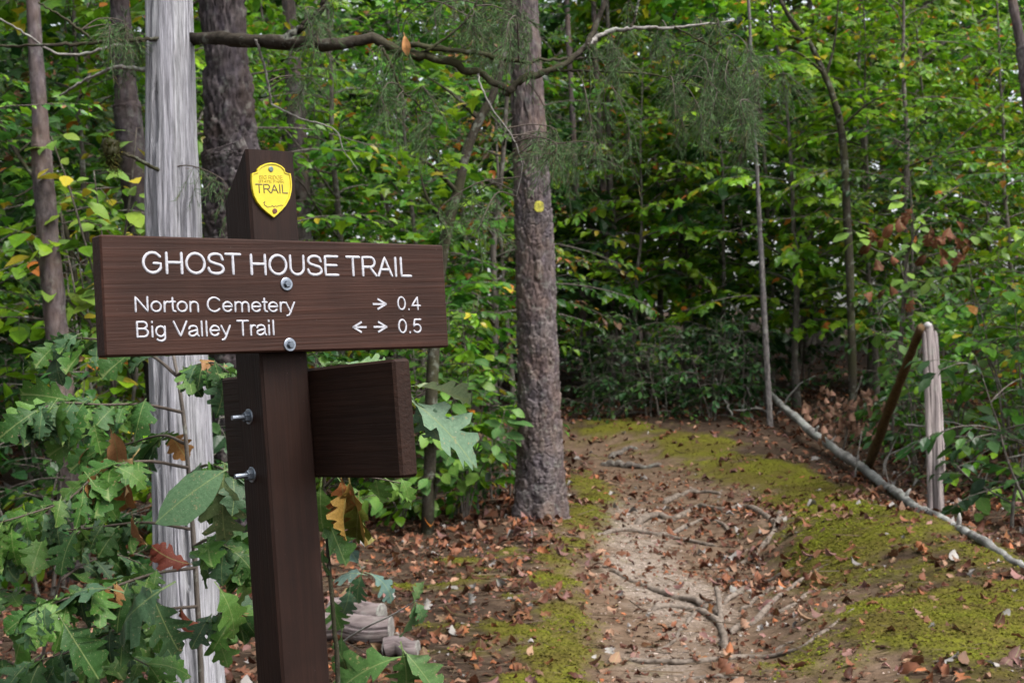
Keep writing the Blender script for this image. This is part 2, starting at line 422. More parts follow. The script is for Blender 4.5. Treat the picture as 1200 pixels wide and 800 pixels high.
OAK = [(0, .012), (.08, .03), (.17, .09), (.25, .22), (.33, .23), (.35, .11), (.40, .13), (.50, .31), (.57, .36), (.62, .28), (.58, .13), (.65, .15), (.76, .30), (.83, .25), (.80, .12), (.88, .13), (.94, .12), (1.0, .0)]
OAK2 = [(0, .012), (.08, .05), (.16, .13), (.26, .25), (.32, .22), (.34, .15), (.42, .20), (.52, .33), (.60, .33), (.60, .22), (.62, .19), (.70, .27), (.78, .28), (.82, .20), (.84, .15), (.90, .14), (.95, .08), (1.0, .0)]
OVA = [(0, .012), (.08, .10), (.2, .20), (.32, .27), (.45, .29), (.58, .27), (.70, .22), (.8, .16), (.9, .08), (.96, .03), (1.0, .0)]
OBO = [(0, .012), (.07, .08), (.15, .15), (.27, .22), (.41, .27), (.56, .29), (.70, .27), (.82, .20), (.91, .12), (.97, .05), (1.0, .0)]
LAN = [(0, .012), (.08, .06), (.2, .13), (.32, .18), (.45, .20), (.58, .19), (.70, .15), (.8, .10), (.9, .05), (.96, .02), (1.0, .0)]
def tpl_shape(shape, bend=.3, fold=.1, twist=.0, wav=.03, seed=0, petiole=.16, mids=True):
    g = np.random.default_rng(seed); n = len(shape); V = []; F = []
    ts = np.linspace(0, 1, n)
    for i, (x, w) in enumerate(shape):
        mx = ts[i] if i not in (0, n - 1) else x
        V.append((mx, 0, 0))
        for s in (1, -1):
            V.append((x * (1 + .04 * (g.random() - .5)), s * w * (1 + .2 * (g.random() - .5)), wav * (g.random() - .5) * 2))
    V = np.array(V, float)
    for i in range(n - 1):
        a, b = i * 3, i * 3 + 3
        F.append((a, b, b + 1, a + 1)); F.append((b, a, a + 2, b + 2))
    V[:, 2] += fold * np.abs(V[:, 1]) - 0
    th = twist * V[:, 0]; y, z = V[:, 1].copy(), V[:, 2].copy(); V[:, 1] = y * np.cos(th) - z * np.sin(th); V[:, 2] = y * np.sin(th) + z * np.cos(th)
    # bend along the length about the y axis
    if abs(bend) > 1e-3:
        a = V[:, 0] * bend; R = 1 / bend; x0, z0 = V[:, 0].copy(), V[:, 2].copy()
        V[:, 0] = (R + z0) * np.sin(a); V[:, 2] = (R + z0) * np.cos(a) - R
    k = len(V)
    V = np.concatenate([V, [(-petiole, .012, -.02), (-petiole, -.012, -.02), (.03, -.012, .004), (.03, .012, .004)]])
    return V, [np.array(F), np.array([(k, k + 1, k + 2, k + 3)])]

def scatter(mb, tpl, P, D, N, S, col):
    """add the template at points P with tip directions D, normals N, sizes S, colours col, all in one go"""
    V, Fs = tpl; P = np.asarray(P); X = norm(D); Y = norm(np.cross(N, X)); Z = np.cross(X, Y)
    W = P[:, None] + S[:, None, None] * (V[None, :, :1] * X[:, None] + V[None, :, 1:2] * Y[:, None] + V[None, :, 2:] * Z[:, None])
    n, k = len(P), len(V); off = (np.arange(n) * k)[:, None, None]
    mb.add(W.reshape(-1, 3), [(off + f[None]).reshape(-1, f.shape[1]) for f in Fs], np.repeat(col, k, 0))

def pick_cols(g, n, pal):
    w = np.array([p[1] for p in pal], float); c = np.array([p[0] for p in pal], float)
    k = g.choice(len(pal), n, p=w / w.sum()); return c[k] * (1 + .35 * (g.random((n, 1)) - .5)) * (1 + .12 * (g.random((n, 3)) - .5))

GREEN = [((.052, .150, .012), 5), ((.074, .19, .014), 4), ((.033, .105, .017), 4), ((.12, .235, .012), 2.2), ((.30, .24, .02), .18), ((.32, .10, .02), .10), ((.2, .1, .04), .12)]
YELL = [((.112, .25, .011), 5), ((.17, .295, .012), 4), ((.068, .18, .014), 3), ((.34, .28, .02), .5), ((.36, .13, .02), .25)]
DARK = [((.022, .066, .018), 5), ((.034, .090, .020), 4), ((.052, .120, .022), 2), ((.09, .16, .025), .5)]  # darkened greens: the deep cool shadow behind the trail put into the leaves
AUT = [((.06, .12, .02), 4), ((.11, .17, .02), 3), ((.32, .20, .03), .9), ((.36, .12, .03), .8), ((.30, .16, .10), .8), ((.22, .10, .05), .8)]

def rot_about(v, ax, a):
    ax = norm(ax); return v * math.cos(a) + np.cross(ax, v) * math.sin(a) + ax * ax.dot(v) * (1 - math.cos(a))

def grow(seed, h, r0, lo, spread, nb, leaf, pal, tpl, step=.13, tw=.44, lstep=.047, lean=.05, multi=1, rise=.35):
    """returns (wood mesh, foliage mesh) of one tree standing at the origin"""
    g = np.random.default_rng(seed); wood = MB(); P = []; D = []; N = []; S = []
    up = np.array((0, 0, 1.)); TN = []
    stems = []
    for s in range(multi):
        a = g.random() * 6.28; k = 9; t = np.linspace(0, 1, k)
        tilt = lean + (.28 if multi > 1 else 0) * g.random()
        xy = np.stack([np.cos(a) * tilt * t * h + .02 * h * np.cumsum(g.normal(size=k) * .35), np.sin(a) * tilt * t * h + .02 * h * np.cumsum(g.normal(size=k) * .35)], 1)
        xy -= xy[0]; xy += (.08 * g.normal(size=2) if multi > 1 else 0)
        hh = h * (1 if s == 0 else .6 + .4 * g.random())
        L = np.concatenate([xy, (t * hh)[:, None]], 1); L[0, 2] = -.15
        L = smooth_line(L, 20); rr = r0 * (1 - .85 * np.linspace(0, 1, 20)); rr[:2] *= 1.25
        wood.add(*tube(L, rr, 8, .12, seed=seed)); stems.append((L, rr))
    nb = int(nb * 1.12)
    for b in range(nb):
        L, rr = stems[b % multi]; f = lo + (1 - lo) * ((b + g.random()) / nb); f = min(f, .985)
        i = f * 19; p = L[int(i)] + (L[min(int(i) + 1, 19)] - L[int(i)]) * (i % 1)
        a = b * 2.39996 + g.normal() * .5; ln = spread * (1 - .62 * (f - lo) / (1 - lo + 1e-6)) * (.55 + .6 * g.random())
        el = rise + g.normal() * .22 + .35 * f; k = 8
        d = np.array((math.cos(a) * math.cos(el), math.sin(a) * math.cos(el), math.sin(el))); B = [p]
        for q in range(k):
            d = norm(d + np.array((g.normal() * .10, g.normal() * .10, -.09 + g.normal() * .05))); B.append(B[-1] + d * ln / k)
        B = np.array(B); wood.add(*tube(B, np.linspace(max(.006, rr[int(i)] * .45), .0025, k + 1), 5))
        nt_ = max(3, int(ln / step)); sd_ = 1; tone_b = .62 + .75 * g.random(); size_b = .75 + .5 * g.random(); skip_b = .35 * g.random() ** 2
        for q in range(nt_ + 1):
            s = .07 + .93 * q / nt_; j = s * k; j0 = min(int(j), k - 1); o = B[j0] + (B[j0 + 1] - B[j0]) * (j - j0); td = norm(B[j0 + 1] - B[j0])
            sd_ = -sd_
            if g.random() < skip_b: continue
            ax = norm(np.cross(np.cross(td, up), td) + .25 * g.normal(size=3))
            wd = rot_about(td, ax, sd_ * (.55 + .4 * g.random())) if q < nt_ else td
            wl_ = tw * (.5 + .7 * g.random()) * (1 - .3 * s)
            e = o + wd * wl_ * .5; e2 = o + wd * wl_ + np.array((0, 0, -.12 * wl_ + .06 * wl_ * g.normal()))
            wood.add(*tube(np.array((o, e, e2)), (.003, .0022, .0012), 3, cap=False))
            nl = max(3, int(wl_ / lstep)); ls = 1
            for r in range(nl):
                u = .15 + .85 * r / (nl - 1); ls = -ls; lp = (o + (e - o) * u * 2) if u < .5 else (e + (e2 - e) * (u - .5) * 2)
                ld = rot_about(wd, ax, ls * (.8 + .35 * g.normal())) if r < nl - 1 else wd
                ld = ld + np.array((0, 0, -.25 - .35 * g.random())); P.append(lp); D.append(ld); N.append(ax * .6 + up * .6 + .38 * g.normal(size=3)); S.append(size_b * leaf * (.6 + .6 * g.random())); TN.append(tone_b)
    P, D, N, S = map(np.array, (P, D, N, S)); fol = MB()
    col = pick_cols(g, len(P), pal) * np.array(TN)[:, None]
    h_ = len(P) // len(tpl); idx = g.permutation(len(P))
    for q, tp in enumerate(tpl):
        ii = idx[q::len(tpl)]; scatter(fol, tp, P[ii], D[ii], N[ii], S[ii], col[ii])
    return wood.mesh('wood', color=False), fol.mesh('foliage', smooth=False)

TO = [tpl_ovate(), tpl_ovate(.32, .2, .1), tpl_ovate(.24, .05, .02)]
TM = [tpl_maple(), tpl_maple(.22), tpl_ovate(.3)]
TB = [tpl_ovate(.36, .15, .05), tpl_ovate(.4, .08, .1)]
#            seed h   r0   lo  spread nb leaf pal tpl
PROTO = {
    'understory': [grow(11, 4.6, .035, .16, 1.5, 34, .115, GREEN, TM), grow(12, 5.4, .042, .22, 1.7, 36, .075, GREEN, TO, lstep=.034), grow(13, 4.0, .030, .12, 1.4, 30, .125, YELL, TO), grow(14, 5.0, .04, .2, 1.6, 34, .11, YELL, TM), grow(15, 5.2, .04, .2, 1.6, 32, .11, AUT, TO)],
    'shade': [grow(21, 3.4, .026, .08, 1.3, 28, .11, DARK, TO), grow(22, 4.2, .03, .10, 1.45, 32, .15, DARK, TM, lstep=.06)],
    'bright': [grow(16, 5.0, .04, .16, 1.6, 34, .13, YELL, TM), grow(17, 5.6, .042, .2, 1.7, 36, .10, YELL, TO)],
    'shrub': [grow(31, 1.7, .014, .08, .75, 26, .105, GREEN, TB, multi=4, tw=.32), grow(32, 1.3, .012, .05, .7, 24, .10, DARK, TO, multi=4, tw=.3), grow(33, 2.1, .016, .1, .8, 30, .11, YELL, TB, multi=4, tw=.34)],
    'canopy': [grow(41, 9.5, .10, .30, 2.6, 54, .15, GREEN, TM, step=.17, tw=.55, lstep=.06), grow(42, 10.5, .12, .32, 2.8, 54, .15, YELL, TO, step=.17, tw=.55, lstep=.06), grow(43, 9.0, .09, .26, 2.5, 52, .15, DARK, TM, step=.17, tw=.55, lstep=.06)],
}
def place_tree(kind, k, x, y, rz, s, name, label, group, bark='bark', cat='tree'):
    w, f = PROTO[kind][k]
    o = thing(name, label, cat, (x, y, gz(x, y) - .02), group); o.rotation_euler = (0, 0, rz); o.scale = (s, s, s)
    if not w.materials: w.materials.append(M[bark])
    link('trunk' if cat == 'tree' else 'stems', w, None, o)
    c = link('crown' if cat == 'tree' else 'foliage', f, M['leaf'], o); c['kind'] = 'stuff'
    return o

#--TREES--
g = np.random.default_rng(5)
KEEP = []
def ok(x, y, r):
    for a, b, c in KEEP:
        if (x - a) ** 2 + (y - b) ** 2 < (r * .5 + c * .5) ** 2: return False
    return True
def blocked(x, y, rad):
    pd, _ = path_dist(np.array([x]), np.array([y]))
    return pd[0] < 1.25 + rad
def zone(n, px0, px1, d0, d1, kinds, where, rad=.9, pathpad=.5, big=1.0):
    c = 0; tries = 0
    while c < n and tries < n * 60:
        tries += 1
        d = d0 + (d1 - d0) * g.random(); px = px0 + (px1 - px0) * g.random(); x = (px - 600) / FPX * d
        if not ok(x, d, rad) or blocked(x, d, pathpad): continue
        kind = kinds[g.integers(len(kinds))]; k = int(g.integers(len(PROTO[kind]))); k = k % 2 if kind == 'canopy' and px > 850 else k
        KEEP.append((x, d, rad)); s = big * (.85 + .35 * g.random())
        look = {'understory': ['maple leaved green', 'oval leaved green', 'yellowish oval leaved', 'yellowish maple leaved', 'autumn tinted'], 'shade': ['dark green oval leaved', 'dark green lobed leaved'], 'bright': ['bright lobed leaved', 'bright oval leaved'],
                'shrub': ['mid green', 'dark green', 'yellow green'], 'canopy': ['tall green', 'tall yellow green', 'tall dark green']}[kind][k]
        nm = {'understory': 'sapling_tree', 'shade': 'shade_toned_sapling', 'bright': 'bright_sapling', 'shrub': 'woodland_shrub', 'canopy': 'forest_tree'}[kind]
        noun = {'understory': 'sapling', 'shade': 'sapling', 'bright': 'sapling', 'shrub': 'shrub', 'canopy': 'forest tree'}[kind]
        place_tree(kind, k, x, d, g.random() * 6.28, s, nm, f'{look} {noun} {where}', f'{look} {noun}s {where}', 'bark', 'shrub' if kind == 'shrub' else 'tree'); c += 1

KEEP += [tuple(flat(905, 495)) + (1.6,), tuple(flat(940, 520)) + (1.2,), tuple(flat(632, 605)) + (1.3,), tuple(flat(1100, 600)) + (1.0,), (-1.2, 4.9, 1.2)]
# bright saplings: light from the gap over the trail is put into their leaf colour
zone(7, 880, 1230, 15.5, 19, ['bright'], 'at the upper right', 1.0, .5, 1.1)
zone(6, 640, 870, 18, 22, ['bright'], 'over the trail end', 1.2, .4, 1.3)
# left of the grey snag
zone(9, -160, 250, 7.2, 9.5, ['shrub', 'shrub', 'understory'], 'in the thicket left of the grey snag', .8)
zone(20, -260, 260, 9.0, 15, ['understory', 'bright', 'shade'], 'in the wood left of the grey snag', 1.0)
# between the sign and the blazed pine
for k, (px, py, v, lab) in enumerate(((440, 606, 0, 'mid green shrub low behind the side board, nearest the post'), (500, 612, 2, 'yellow green shrub low between the side board and the pine'), (548, 606, 0, 'mid green shrub close against the blazed pine foot'), (590, 592, 1, 'dark green shrub directly behind the blazed pine foot'), (410, 596, 1, 'dark green shrub behind the small oak right of the post'))):
    x, y = flat(px, py); KEEP.append((x, y, .5)); place_tree('shrub', v, x, y, k * 1.9 + .4, .72 + .1 * (k % 3), 'woodland_shrub', lab, None, 'bark', 'shrub')
zone(9, 300, 560, 10.2, 13, ['shrub', 'shrub', 'understory'], 'between the sign and the blazed pine', .8)
zone(17, 230, 620, 12, 18, ['understory', 'bright', 'shade'], 'behind the sign and the blazed pine', 1.1)
# beyond the trail end
for k, (px, py) in enumerate(((705, 488), (738, 486), (768, 490), (800, 487), (832, 490), (862, 484), (690, 480), (885, 478))):
    x, y = flat(px, py); KEEP.append((x, y, .6)); place_tree('shrub', 1, x, y, k * 1.3, .75 + .1 * (k % 3), 'woodland_shrub', 'low dark green shrub at the far end of the trail', 'low dark green shrubs at the far end of the trail', 'bark', 'shrub')
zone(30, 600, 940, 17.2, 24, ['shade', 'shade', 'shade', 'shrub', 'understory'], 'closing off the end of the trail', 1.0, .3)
zone(10, 560, 960, 22, 30, ['understory', 'canopy'], 'in the wood beyond the trail end', 1.5, .3, 1.1)
# right of the fallen log
zone(7, 955, 1240, 12.0, 13.6, ['shrub'], 'just behind the fallen log', .7, .5, .7)
for o in [o for o in C.objects if 'just behind the fallen log' in o.get('label', '') and 600 + o.location.x / o.location.y * FPX < 1025]:   # keep the log and the withered sapling clear
    for c in list(o.children): bpy.data.objects.remove(c)
    bpy.data.objects.remove(o)
zone(11, 900, 1220, 13.0, 16, ['shrub', 'shade'], 'behind the fence post', .8)
zone(17, 900, 1380, 14.5, 20, ['bright', 'bright', 'understory'], 'in the wood right of the trail', 1.1)
zone(5, 1190, 1420, 8.5, 12.5, ['shrub', 'understory'], 'at the right edge beside the fallen log', 1.0, .9)
# tall backing
zone(6, 560, 960, 23, 29, ['canopy'], 'straight beyond the trail', 1.6, .3, 1.0)
zone(7, 580, 860, 29, 40, ['canopy'], 'far beyond the trail', 1.8, .3, 1.35)
zone(28, -250, 1450, 20, 34, ['canopy'], 'in the background of the wood', 1.8, .6, 1.1)
zone(14, -300, 1500, 15, 22, ['canopy'], 'rising above the saplings', 2.4, 1.2, .8)
zone(22, -450, 1650, 30, 46, ['canopy'], 'in the far depth of the wood', 2.4, .3, 1.35)
zone(22, -300, 1500, 22, 32, ['shade', 'understory'], 'in the dim far undergrowth', 1.3, .3, 1.2)
# the wood goes on unseen; trees added left and behind to block the sky
for k, (x, y) in enumerate(((-5.5, 1.5), (-6.5, 5.2), (-4.8, -3.2), (-1.5, -6.5), (-8.5, -1.5), (-7.5, 8.5), (-9, 3.5), (-4, -8.5), (4.5, -8), (-11, 6.5), (9.5, 9))):
    place_tree('canopy', k % 3, x, y, k * 1.7, .85, 'forest_tree', 'tall forest tree out of view round the clearing, added to block the sky', 'added sky blocking trees round the clearing')
# where several trees share a description, their order from the left tells them apart
ORD = ['leftmost', 'second', 'third', 'fourth', 'fifth', 'sixth', 'seventh', 'eighth', 'ninth', 'tenth', 'eleventh', 'twelfth', 'thirteenth', 'fourteenth', 'fifteenth', 'sixteenth', 'seventeenth', 'eighteenth', 'nineteenth', 'twentieth']
cls = {}
for o in C.objects:
    if o.get('group') and o.get('label') and o.type == 'EMPTY' and 'round the clearing' not in o['label']: cls.setdefault(o['label'], []).append(o)
for lab, os_ in cls.items():
    if len(os_) > 1:
        os_.sort(key=lambda o: o.location.x / o.location.y)
        for k, o in enumerate(os_): o['label'] = (f'leftmost {lab}' if k == 0 else (f'rightmost {lab}' if k == len(os_) - 1 else f'{ORD[k]} from left {lab}'))

# ------------------------------------------------------------------ trunks with real bark
def bark_trunk(P, R, around, rows, kind, seed, flare=.25, cell=(.028, .085), deep=.019, amp=1.0):
    """P: axis points, R: radii; returns V, F, col"""
    L = smooth_line(P, rows); R = np.interp(np.linspace(0, 1, rows), np.linspace(0, 1, len(R)), R)
    T, N, B = frames(L); a = np.arange(around) / around * 2 * np.pi
    s = np.concatenate([[0], np.cumsum(np.linalg.norm(np.diff(L, axis=0), axis=1))])
    A, Sg = np.meshgrid(a, s); Rg = np.repeat(R[:, None], around, 1); rm = R.mean()
    if kind == 'pine':
        cw, ch = cell; nu = max(12, min(64, int(2 * np.pi * rm / cw)))
        wob = (fbm(A * 3 / 6.283 * 8, Sg * 14, seed, 3) - .5)
        F1, F2, ID, DV = worley(A / (2 * np.pi) * nu + wob * .45, Sg / ch + wob * .35, nu, seed)
        e = F2 - F1; G1, G2, GI, GV = worley(A / (2 * np.pi) * nu * 2 + wob * .8, Sg / ch * 1.7 + wob, nu * 2, seed + 1)
        fis = sstep(.55, .8, vnoise(A / 6.283 * nu * .8 + wob * 2, Sg * 4, seed + 4))
        disp = deep * (.55 * sstep(.0, .12, e) + .45 * ID + .4 * DV + .35 * GI * sstep(0, .1, G2 - G1) + .25 * GV - .8 * fis) + .006 * (fbm(A * 14, Sg * 40, seed + 3, 3) - .5)
        col = np.stack([.72 + .5 * ID, .70 + .5 * ID, .70 + .42 * ID + .10 * ((ID * 7.3) % 1)], -1)
    else:
        nu = max(12, int(2 * np.pi * rm / .006))
        wob = (fbm(A / 6.283 * 6, Sg * 1.1, seed, 3) - .5) * 6
        q = vnoise(A / (2 * np.pi) * nu * .55 + wob, Sg * 2.2, seed + 2); q2 = vnoise(A / (2 * np.pi) * nu * .16 + wob * .5, Sg * 1.1, seed + 5)
        crack = sstep(.74, .84, vnoise(A / (2 * np.pi) * nu * .45 + wob, Sg * 2.6, seed + 8))
        disp = .006 * (q - .5) + .006 * (q2 - .5) - .024 * crack - .014 * sstep(.72, .8, vnoise(A / (2 * np.pi) * nu * .22 + wob * .6, Sg * .9, seed + 11))
        col = (.78 + .4 * q)[..., None] * np.stack([np.ones_like(q), 1 - .02 * q2, .98 + .05 * q2], -1)
        disp = disp * (1 - 0)
    fl = 1 + flare * np.exp(-Sg / (rm * 2.0)) * (1 + .5 * np.cos(A * 5 + seed)) 
    rad = Rg * fl * (1 + .05 * (vnoise(np.cos(A) * 2 + 5, np.sin(A) * 2 + Sg * .8, seed) - .5)) + disp * amp * min(1, rm / .12)
    V = L[:, None] + rad[..., None] * (np.cos(A)[..., None] * N[:, None] + np.sin(A)[..., None] * B[:, None])
    i = np.arange(rows - 1)[:, None] * around; j = np.arange(around)[None]; k = (j + 1) % around
    F = np.stack([i + j, i + k, i + around + k, i + around + j], -1).reshape(-1, 4)
    V = V.reshape(-1, 3); col = col.reshape(-1, 3)
    c = len(V); V = np.concatenate([V, L[-1:]]); b = (rows - 1) * around; jj = np.arange(around)
    return V, [F, np.stack([b + jj, b + (jj + 1) % around, np.full(around, c)], 1)], np.concatenate([col, col[-1:]])

NEEDLE = (np.array([(0, .02, 0), (0, -.02, 0), (.6, 0, .02), (1, 0, -.05)], float), [np.array([(0, 1, 2), (0, 2, 3)])])
def needle_crown(seed, z0, z1, spread, center, n=60):
    """high pine crown: boughs with needle tufts"""
    g = np.random.default_rng(seed); wood = MB(); P = []; D = []
    for b in range(n):
        f = b / n; z = z0 + (z1 - z0) * f; a = b * 2.4 + g.normal() * .3; ln = spread * (1 - .7 * f) * (.6 + .5 * g.random())
        q = np.array([(center(z)[0] + math.cos(a) * ln * t, center(z)[1] + math.sin(a) * ln * t, z + .25 * ln * t - .2 * ln * t * t) for t in np.linspace(0, 1, 6)])
        wood.add(*tube(q, np.linspace(.03, .006, 6), 5))
        for t in np.linspace(.3, 1, 14):
            i = t * 5; p = q[min(int(i), 4)] + (q[min(int(i), 4) + 1] - q[min(int(i), 4)]) * (i - min(int(i), 4)) + g.normal(size=3) * .12
            for _ in range(9): P.append(p + g.normal(size=3) * .03); D.append(g.normal(size=3) + np.array((math.cos(a), math.sin(a), .6)))
    P, D = np.array(P), np.array(D); fol = MB()
    scatter(fol, NEEDLE, P, D, g.normal(size=P.shape), np.full(len(P), .19), pick_cols(g, len(P), DARK))
    return wood.mesh('boughs', color=False), fol.mesh('needles', smooth=False)

def pine(name, label, pts, radii, around, rows, mat, seed, crown=True, flare=.25, kind='pine', cat='tree', group=None, cell=(.028, .085), deep=.019):
    """pts in world coordinates, first at the ground"""
    base = np.array(pts[0]); o = thing(name, label, cat, base, group)
    mb = MB(); mb.add(*bark_trunk(pts, radii, around, rows, kind, seed, flare, cell, deep)); link('trunk', mb.mesh('trunk', off=base), M[mat], o)
    if crown:
        p1, p0 = np.array(pts[-1]), np.array(pts[-2]); z1 = p1[2]
        cen = lambda z: (p0 + (p1 - p0) * min(1.0, max(0, (z - p0[2]) / (p1[2] - p0[2]))))[:2]
        w, f = needle_crown(seed, z1 - 3.2, z1 - .1, 1.7, cen); 
        for m_ in (w, f): m_.transform(Matrix.Translation(-Vector(base)))
        c = link('crown', f, M['cedar'], o); c['kind'] = 'stuff'; link('bough', w, M['darkbark'], c)
    return o

def line_up(pxs, d, top, base=None):
    """axis from pixel points (x, y) at distance d, then on straight up to height top; base on the ground"""
    W = [at(px, py, d) for px, py in pxs]
    W = sorted(W, key=lambda p: p[2]); z0 = gz(W[0][0], W[0][1])
    if W[0][2] > z0 + .05:
        dr = (W[1] - W[0]) / (W[1][2] - W[0][2]); W = [W[0] + dr * (z0 - .08 - W[0][2])] + W
    else: W[0][2] = z0 - .08
    dr = (W[-1] - W[-2]) / (W[-1][2] - W[-2][2]); W.append(W[-1] + dr * (top - W[-1][2])); return W

gb = gp(633, 604); DP = gb[1]
bp = line_up([(634, 606), (632, 480), (627, 300), (613, 0)], DP, 12.5)
px_ = DP / FPX
blazed = pine('blazed_pine', 'straight pine beside the trail with a small yellow blaze', bp, [25 * px_, 23.5 * px_, 22 * px_, 20.5 * px_, 18.2 * px_, 12 * px_, 7 * px_], 140, 620, 'pine', 3, flare=.36)
D2 = 8.2; q2 = D2 / FPX
pine('rough_barked_pine', 'rough flaky dark barked pine right behind the grey snag', line_up([(281, 420), (272, 200), (262, 0)], D2, 11.5), [34 * q2, 32 * q2, 30 * q2, 28 * q2, 20 * q2, 10 * q2], 120, 520, 'darkpine', 8, cell=(.036, .085), deep=.027)
for nm, lab, pts, d, w, mt in (
    ('lichened_tree', 'slim grey leaning trunk near the left edge', [(74, 470), (50, 200), (40, 20)], 7.9, 24, 'pine'),
    ('brown_pine', 'brown pine trunk between the leaning trunk and the grey snag', [(168, 280), (150, 140), (140, 0)], 9.2, 32, 'darkpine'),
    ('grey_tree', 'grey trunk rising behind the right corner of the post top', [(352, 250), (346, 120), (338, 0)], 14.0, 22, 'pine'),
    ('dark_tree', 'dark trunk cut off by the upper right corner', [(1212, 160), (1198, 60), (1186, 0)], 10.5, 15, 'pine'),
    ('thin_grey_tree', 'thin straight grey stem right of the trail end', [(901, 470), (893, 320), (886, 180)], 15.0, 6.5, 'palepine'),
    ('far_dark_tree', 'dark trunk in the shade straight beyond the trail', [(716, 440), (712, 340), (708, 260)], 19.0, 11, 'pine'),
    ('far_brown_tree', 'brownish trunk in the shade right behind the blazed pine', [(690, 450), (684, 400), (680, 320)], 18.5, 12, 'pine'),
    ('far_thin_tree', 'thin dim stem left of the thin grey stem', [(812, 450), (809, 380), (806, 300)], 20.0, 8, 'pine')):
    u = d / FPX * .5 * w
    pine(nm, lab, line_up(pts, d, 9.5), [u * 1.15, u, u * .95, u * .85, u * .5, u * .25][:6], 36, 160, mt, int(w * 7 + d), crown=True)

# ------------------------------------------------------------------ the dead cedar (grey snag) with its mossy boughs
DS = 4.9; us = DS / FPX
sn = line_up([(221, 780), (213, 520), (204, 270), (198, 0)], DS, 6.0)
snag = thing('cedar_snag', 'pale grey barkless cedar snag behind the trail sign', 'tree', sn[0])
mb = MB(); mb.add(*bark_trunk(sn, [41 * us, 40 * us, 35.5 * us, 33 * us, 31 * us, 26 * us, 16 * us], 330, 560, 'snag', 4, .05)); link('trunk', mb.mesh('trunk', off=sn[0]), M['snag'], snag)

def bough(name, parent, base, pxd, r0, r1, mat, n=40, sides=7, rough=.3, seed=0):
    """a branch through pixel points (x, y, distance)"""
    L = smooth_line([at(*p) for p in pxd], n); gg = np.random.default_rng(seed)
    L = L + np.concatenate([[np.zeros(3)], gg.normal(size=(n - 2, 3)) * r0 * .25, [np.zeros(3)]])
    mb = MB(); mb.add(*tube(L, np.linspace(r0, r1, n), sides, rough, seed=seed)); return link(name, mb.mesh(name, off=base, color=False), M[mat], parent), L

b0 = sn[0]; LINES = []
def B_(pxd, r0, r1, mat='darkbark', **k):
    o, L = bough('branch', snag, b0, pxd, r0, r1, mat, seed=len(LINES) + 1, **k); LINES.append((L, r0)); return o
B_([(225, 46, 4.9), (270, 46, 4.75), (330, 49, 4.7), (385, 52, 4.7), (440, 47, 4.72), (475, 60, 4.75), (520, 70, 4.8), (560, 86, 4.85), (598, 108, 4.9)], .026, .012)
B_([(330, 49, 4.7), (350, 36, 4.68), (372, 18, 4.66), (385, -10, 4.64)], .015, .008)
B_([(480, 52, 4.74), (560, 63, 4.8), (610, 72, 4.85), (640, 70, 4.9), (700, 68, 4.95)], .011, .004)
B_([(592, 112, 4.9), (612, 92, 4.9), (640, 84, 4.9), (665, 72, 4.92), (688, 52, 4.95), (700, 25, 5.0), (712, -12, 5.0)], .013, .009)
B_([(688, 52, 4.95), (710, 38, 5.0), (745, 33, 5.0), (790, 32, 5.05), (860, 24, 5.1)], .010, .003, mat='palebark')
B_([(640, 82, 4.9), (700, 84, 5.0), (770, 88, 5.1), (800, 100, 5.1)], .006, .002)
B_([(205, 45, 4.85), (165, 46, 4.8), (110, 50, 4.75), (50, 53, 4.7), (-20, 54, 4.7)], .009, .004)
B_([(110, 48, 4.75), (80, 25, 4.7), (45, 3, 4.7)], .006, .003)
B_([(200, 50, 4.85), (165, 48, 4.85), (130, 55, 4.8), (100, 63, 4.8), (65, 62, 4.78), (30, 40, 4.75), (0, 22, 4.7)], .007, .003, mat='palebark')
B_([(200, 80, 4.85), (165, 82, 4.9), (138, 78, 4.95), (105, 92, 5.0), (70, 112, 5.05)], .010, .004, mat='palebark')
B_([(196, 204, 4.85), (176, 194, 4.78), (155, 184, 4.72), (138, 178, 4.7), (122, 168, 4.68)], .008, .004)
B_([(445, 52, 4.72), (458, 75, 4.7), (470, 105, 4.7), (488, 120, 4.7), (500, 142, 4.7)], .006, .002)
B_([(560, 86, 4.85), (563, 100, 4.8), (578, 130, 4.8), (600, 160, 4.8), (612, 195, 4.8), (605, 230, 4.8)], .004, .0015, mat='palebark')
B_([(318, 122, 4.8), (350, 138, 4.8), (392, 152, 4.8), (402, 175, 4.8), (420, 200, 4.8)], .004, .0015, mat='palebark')
B_([(300, 46, 4.7), (310, 80, 4.75), (318, 122, 4.8)], .005, .004, mat='palebark')
B_([(500, 60, 4.75), (540, 30, 4.75), (566, -10, 4.75)], .005, .003)
B_([(740, 33, 5.0), (745, 15, 5.0), (752, -15, 5.0)], .006, .004)
B_([(790, 32, 5.05), (840, 60, 5.1), (880, 100, 5.15), (895, 140, 5.15)], .004, .002)
# moss lump wrapped round the broken left stub
mb = MB(); c = at(131, 180, 4.7); gg = np.random.default_rng(3)
for k in range(900):
    d = norm(gg.normal(size=3)); p = c + d * np.array((.034, .034, .062)) * (.55 + .55 * gg.random()) * (.7 + .6 * vnoise(d[0] * 2 + 3, d[2] * 2 + d[1])) + np.array((0, 0, -.01)); 
    mb.add(np.array([p, p + np.cross(d, (0, 0, 1)) * .006, p + d * .012 + gg.normal(size=3) * .006]), np.array([(0, 1, 2)]), (.028 + .02 * gg.random(), .03 + .02 * gg.random(), .008))
V, F = tube(smooth_line([at(126, 162, 4.7), at(131, 178, 4.7), at(134, 198, 4.7)], 10), [.012, .02, .026, .022, .03, .028, .024, .026, .016, .008], 10, .5)
mb.add(V, F, (.02, .02, .007)); link('moss_clump', mb.mesh('moss_clump', off=b0), M['litter'], snag)

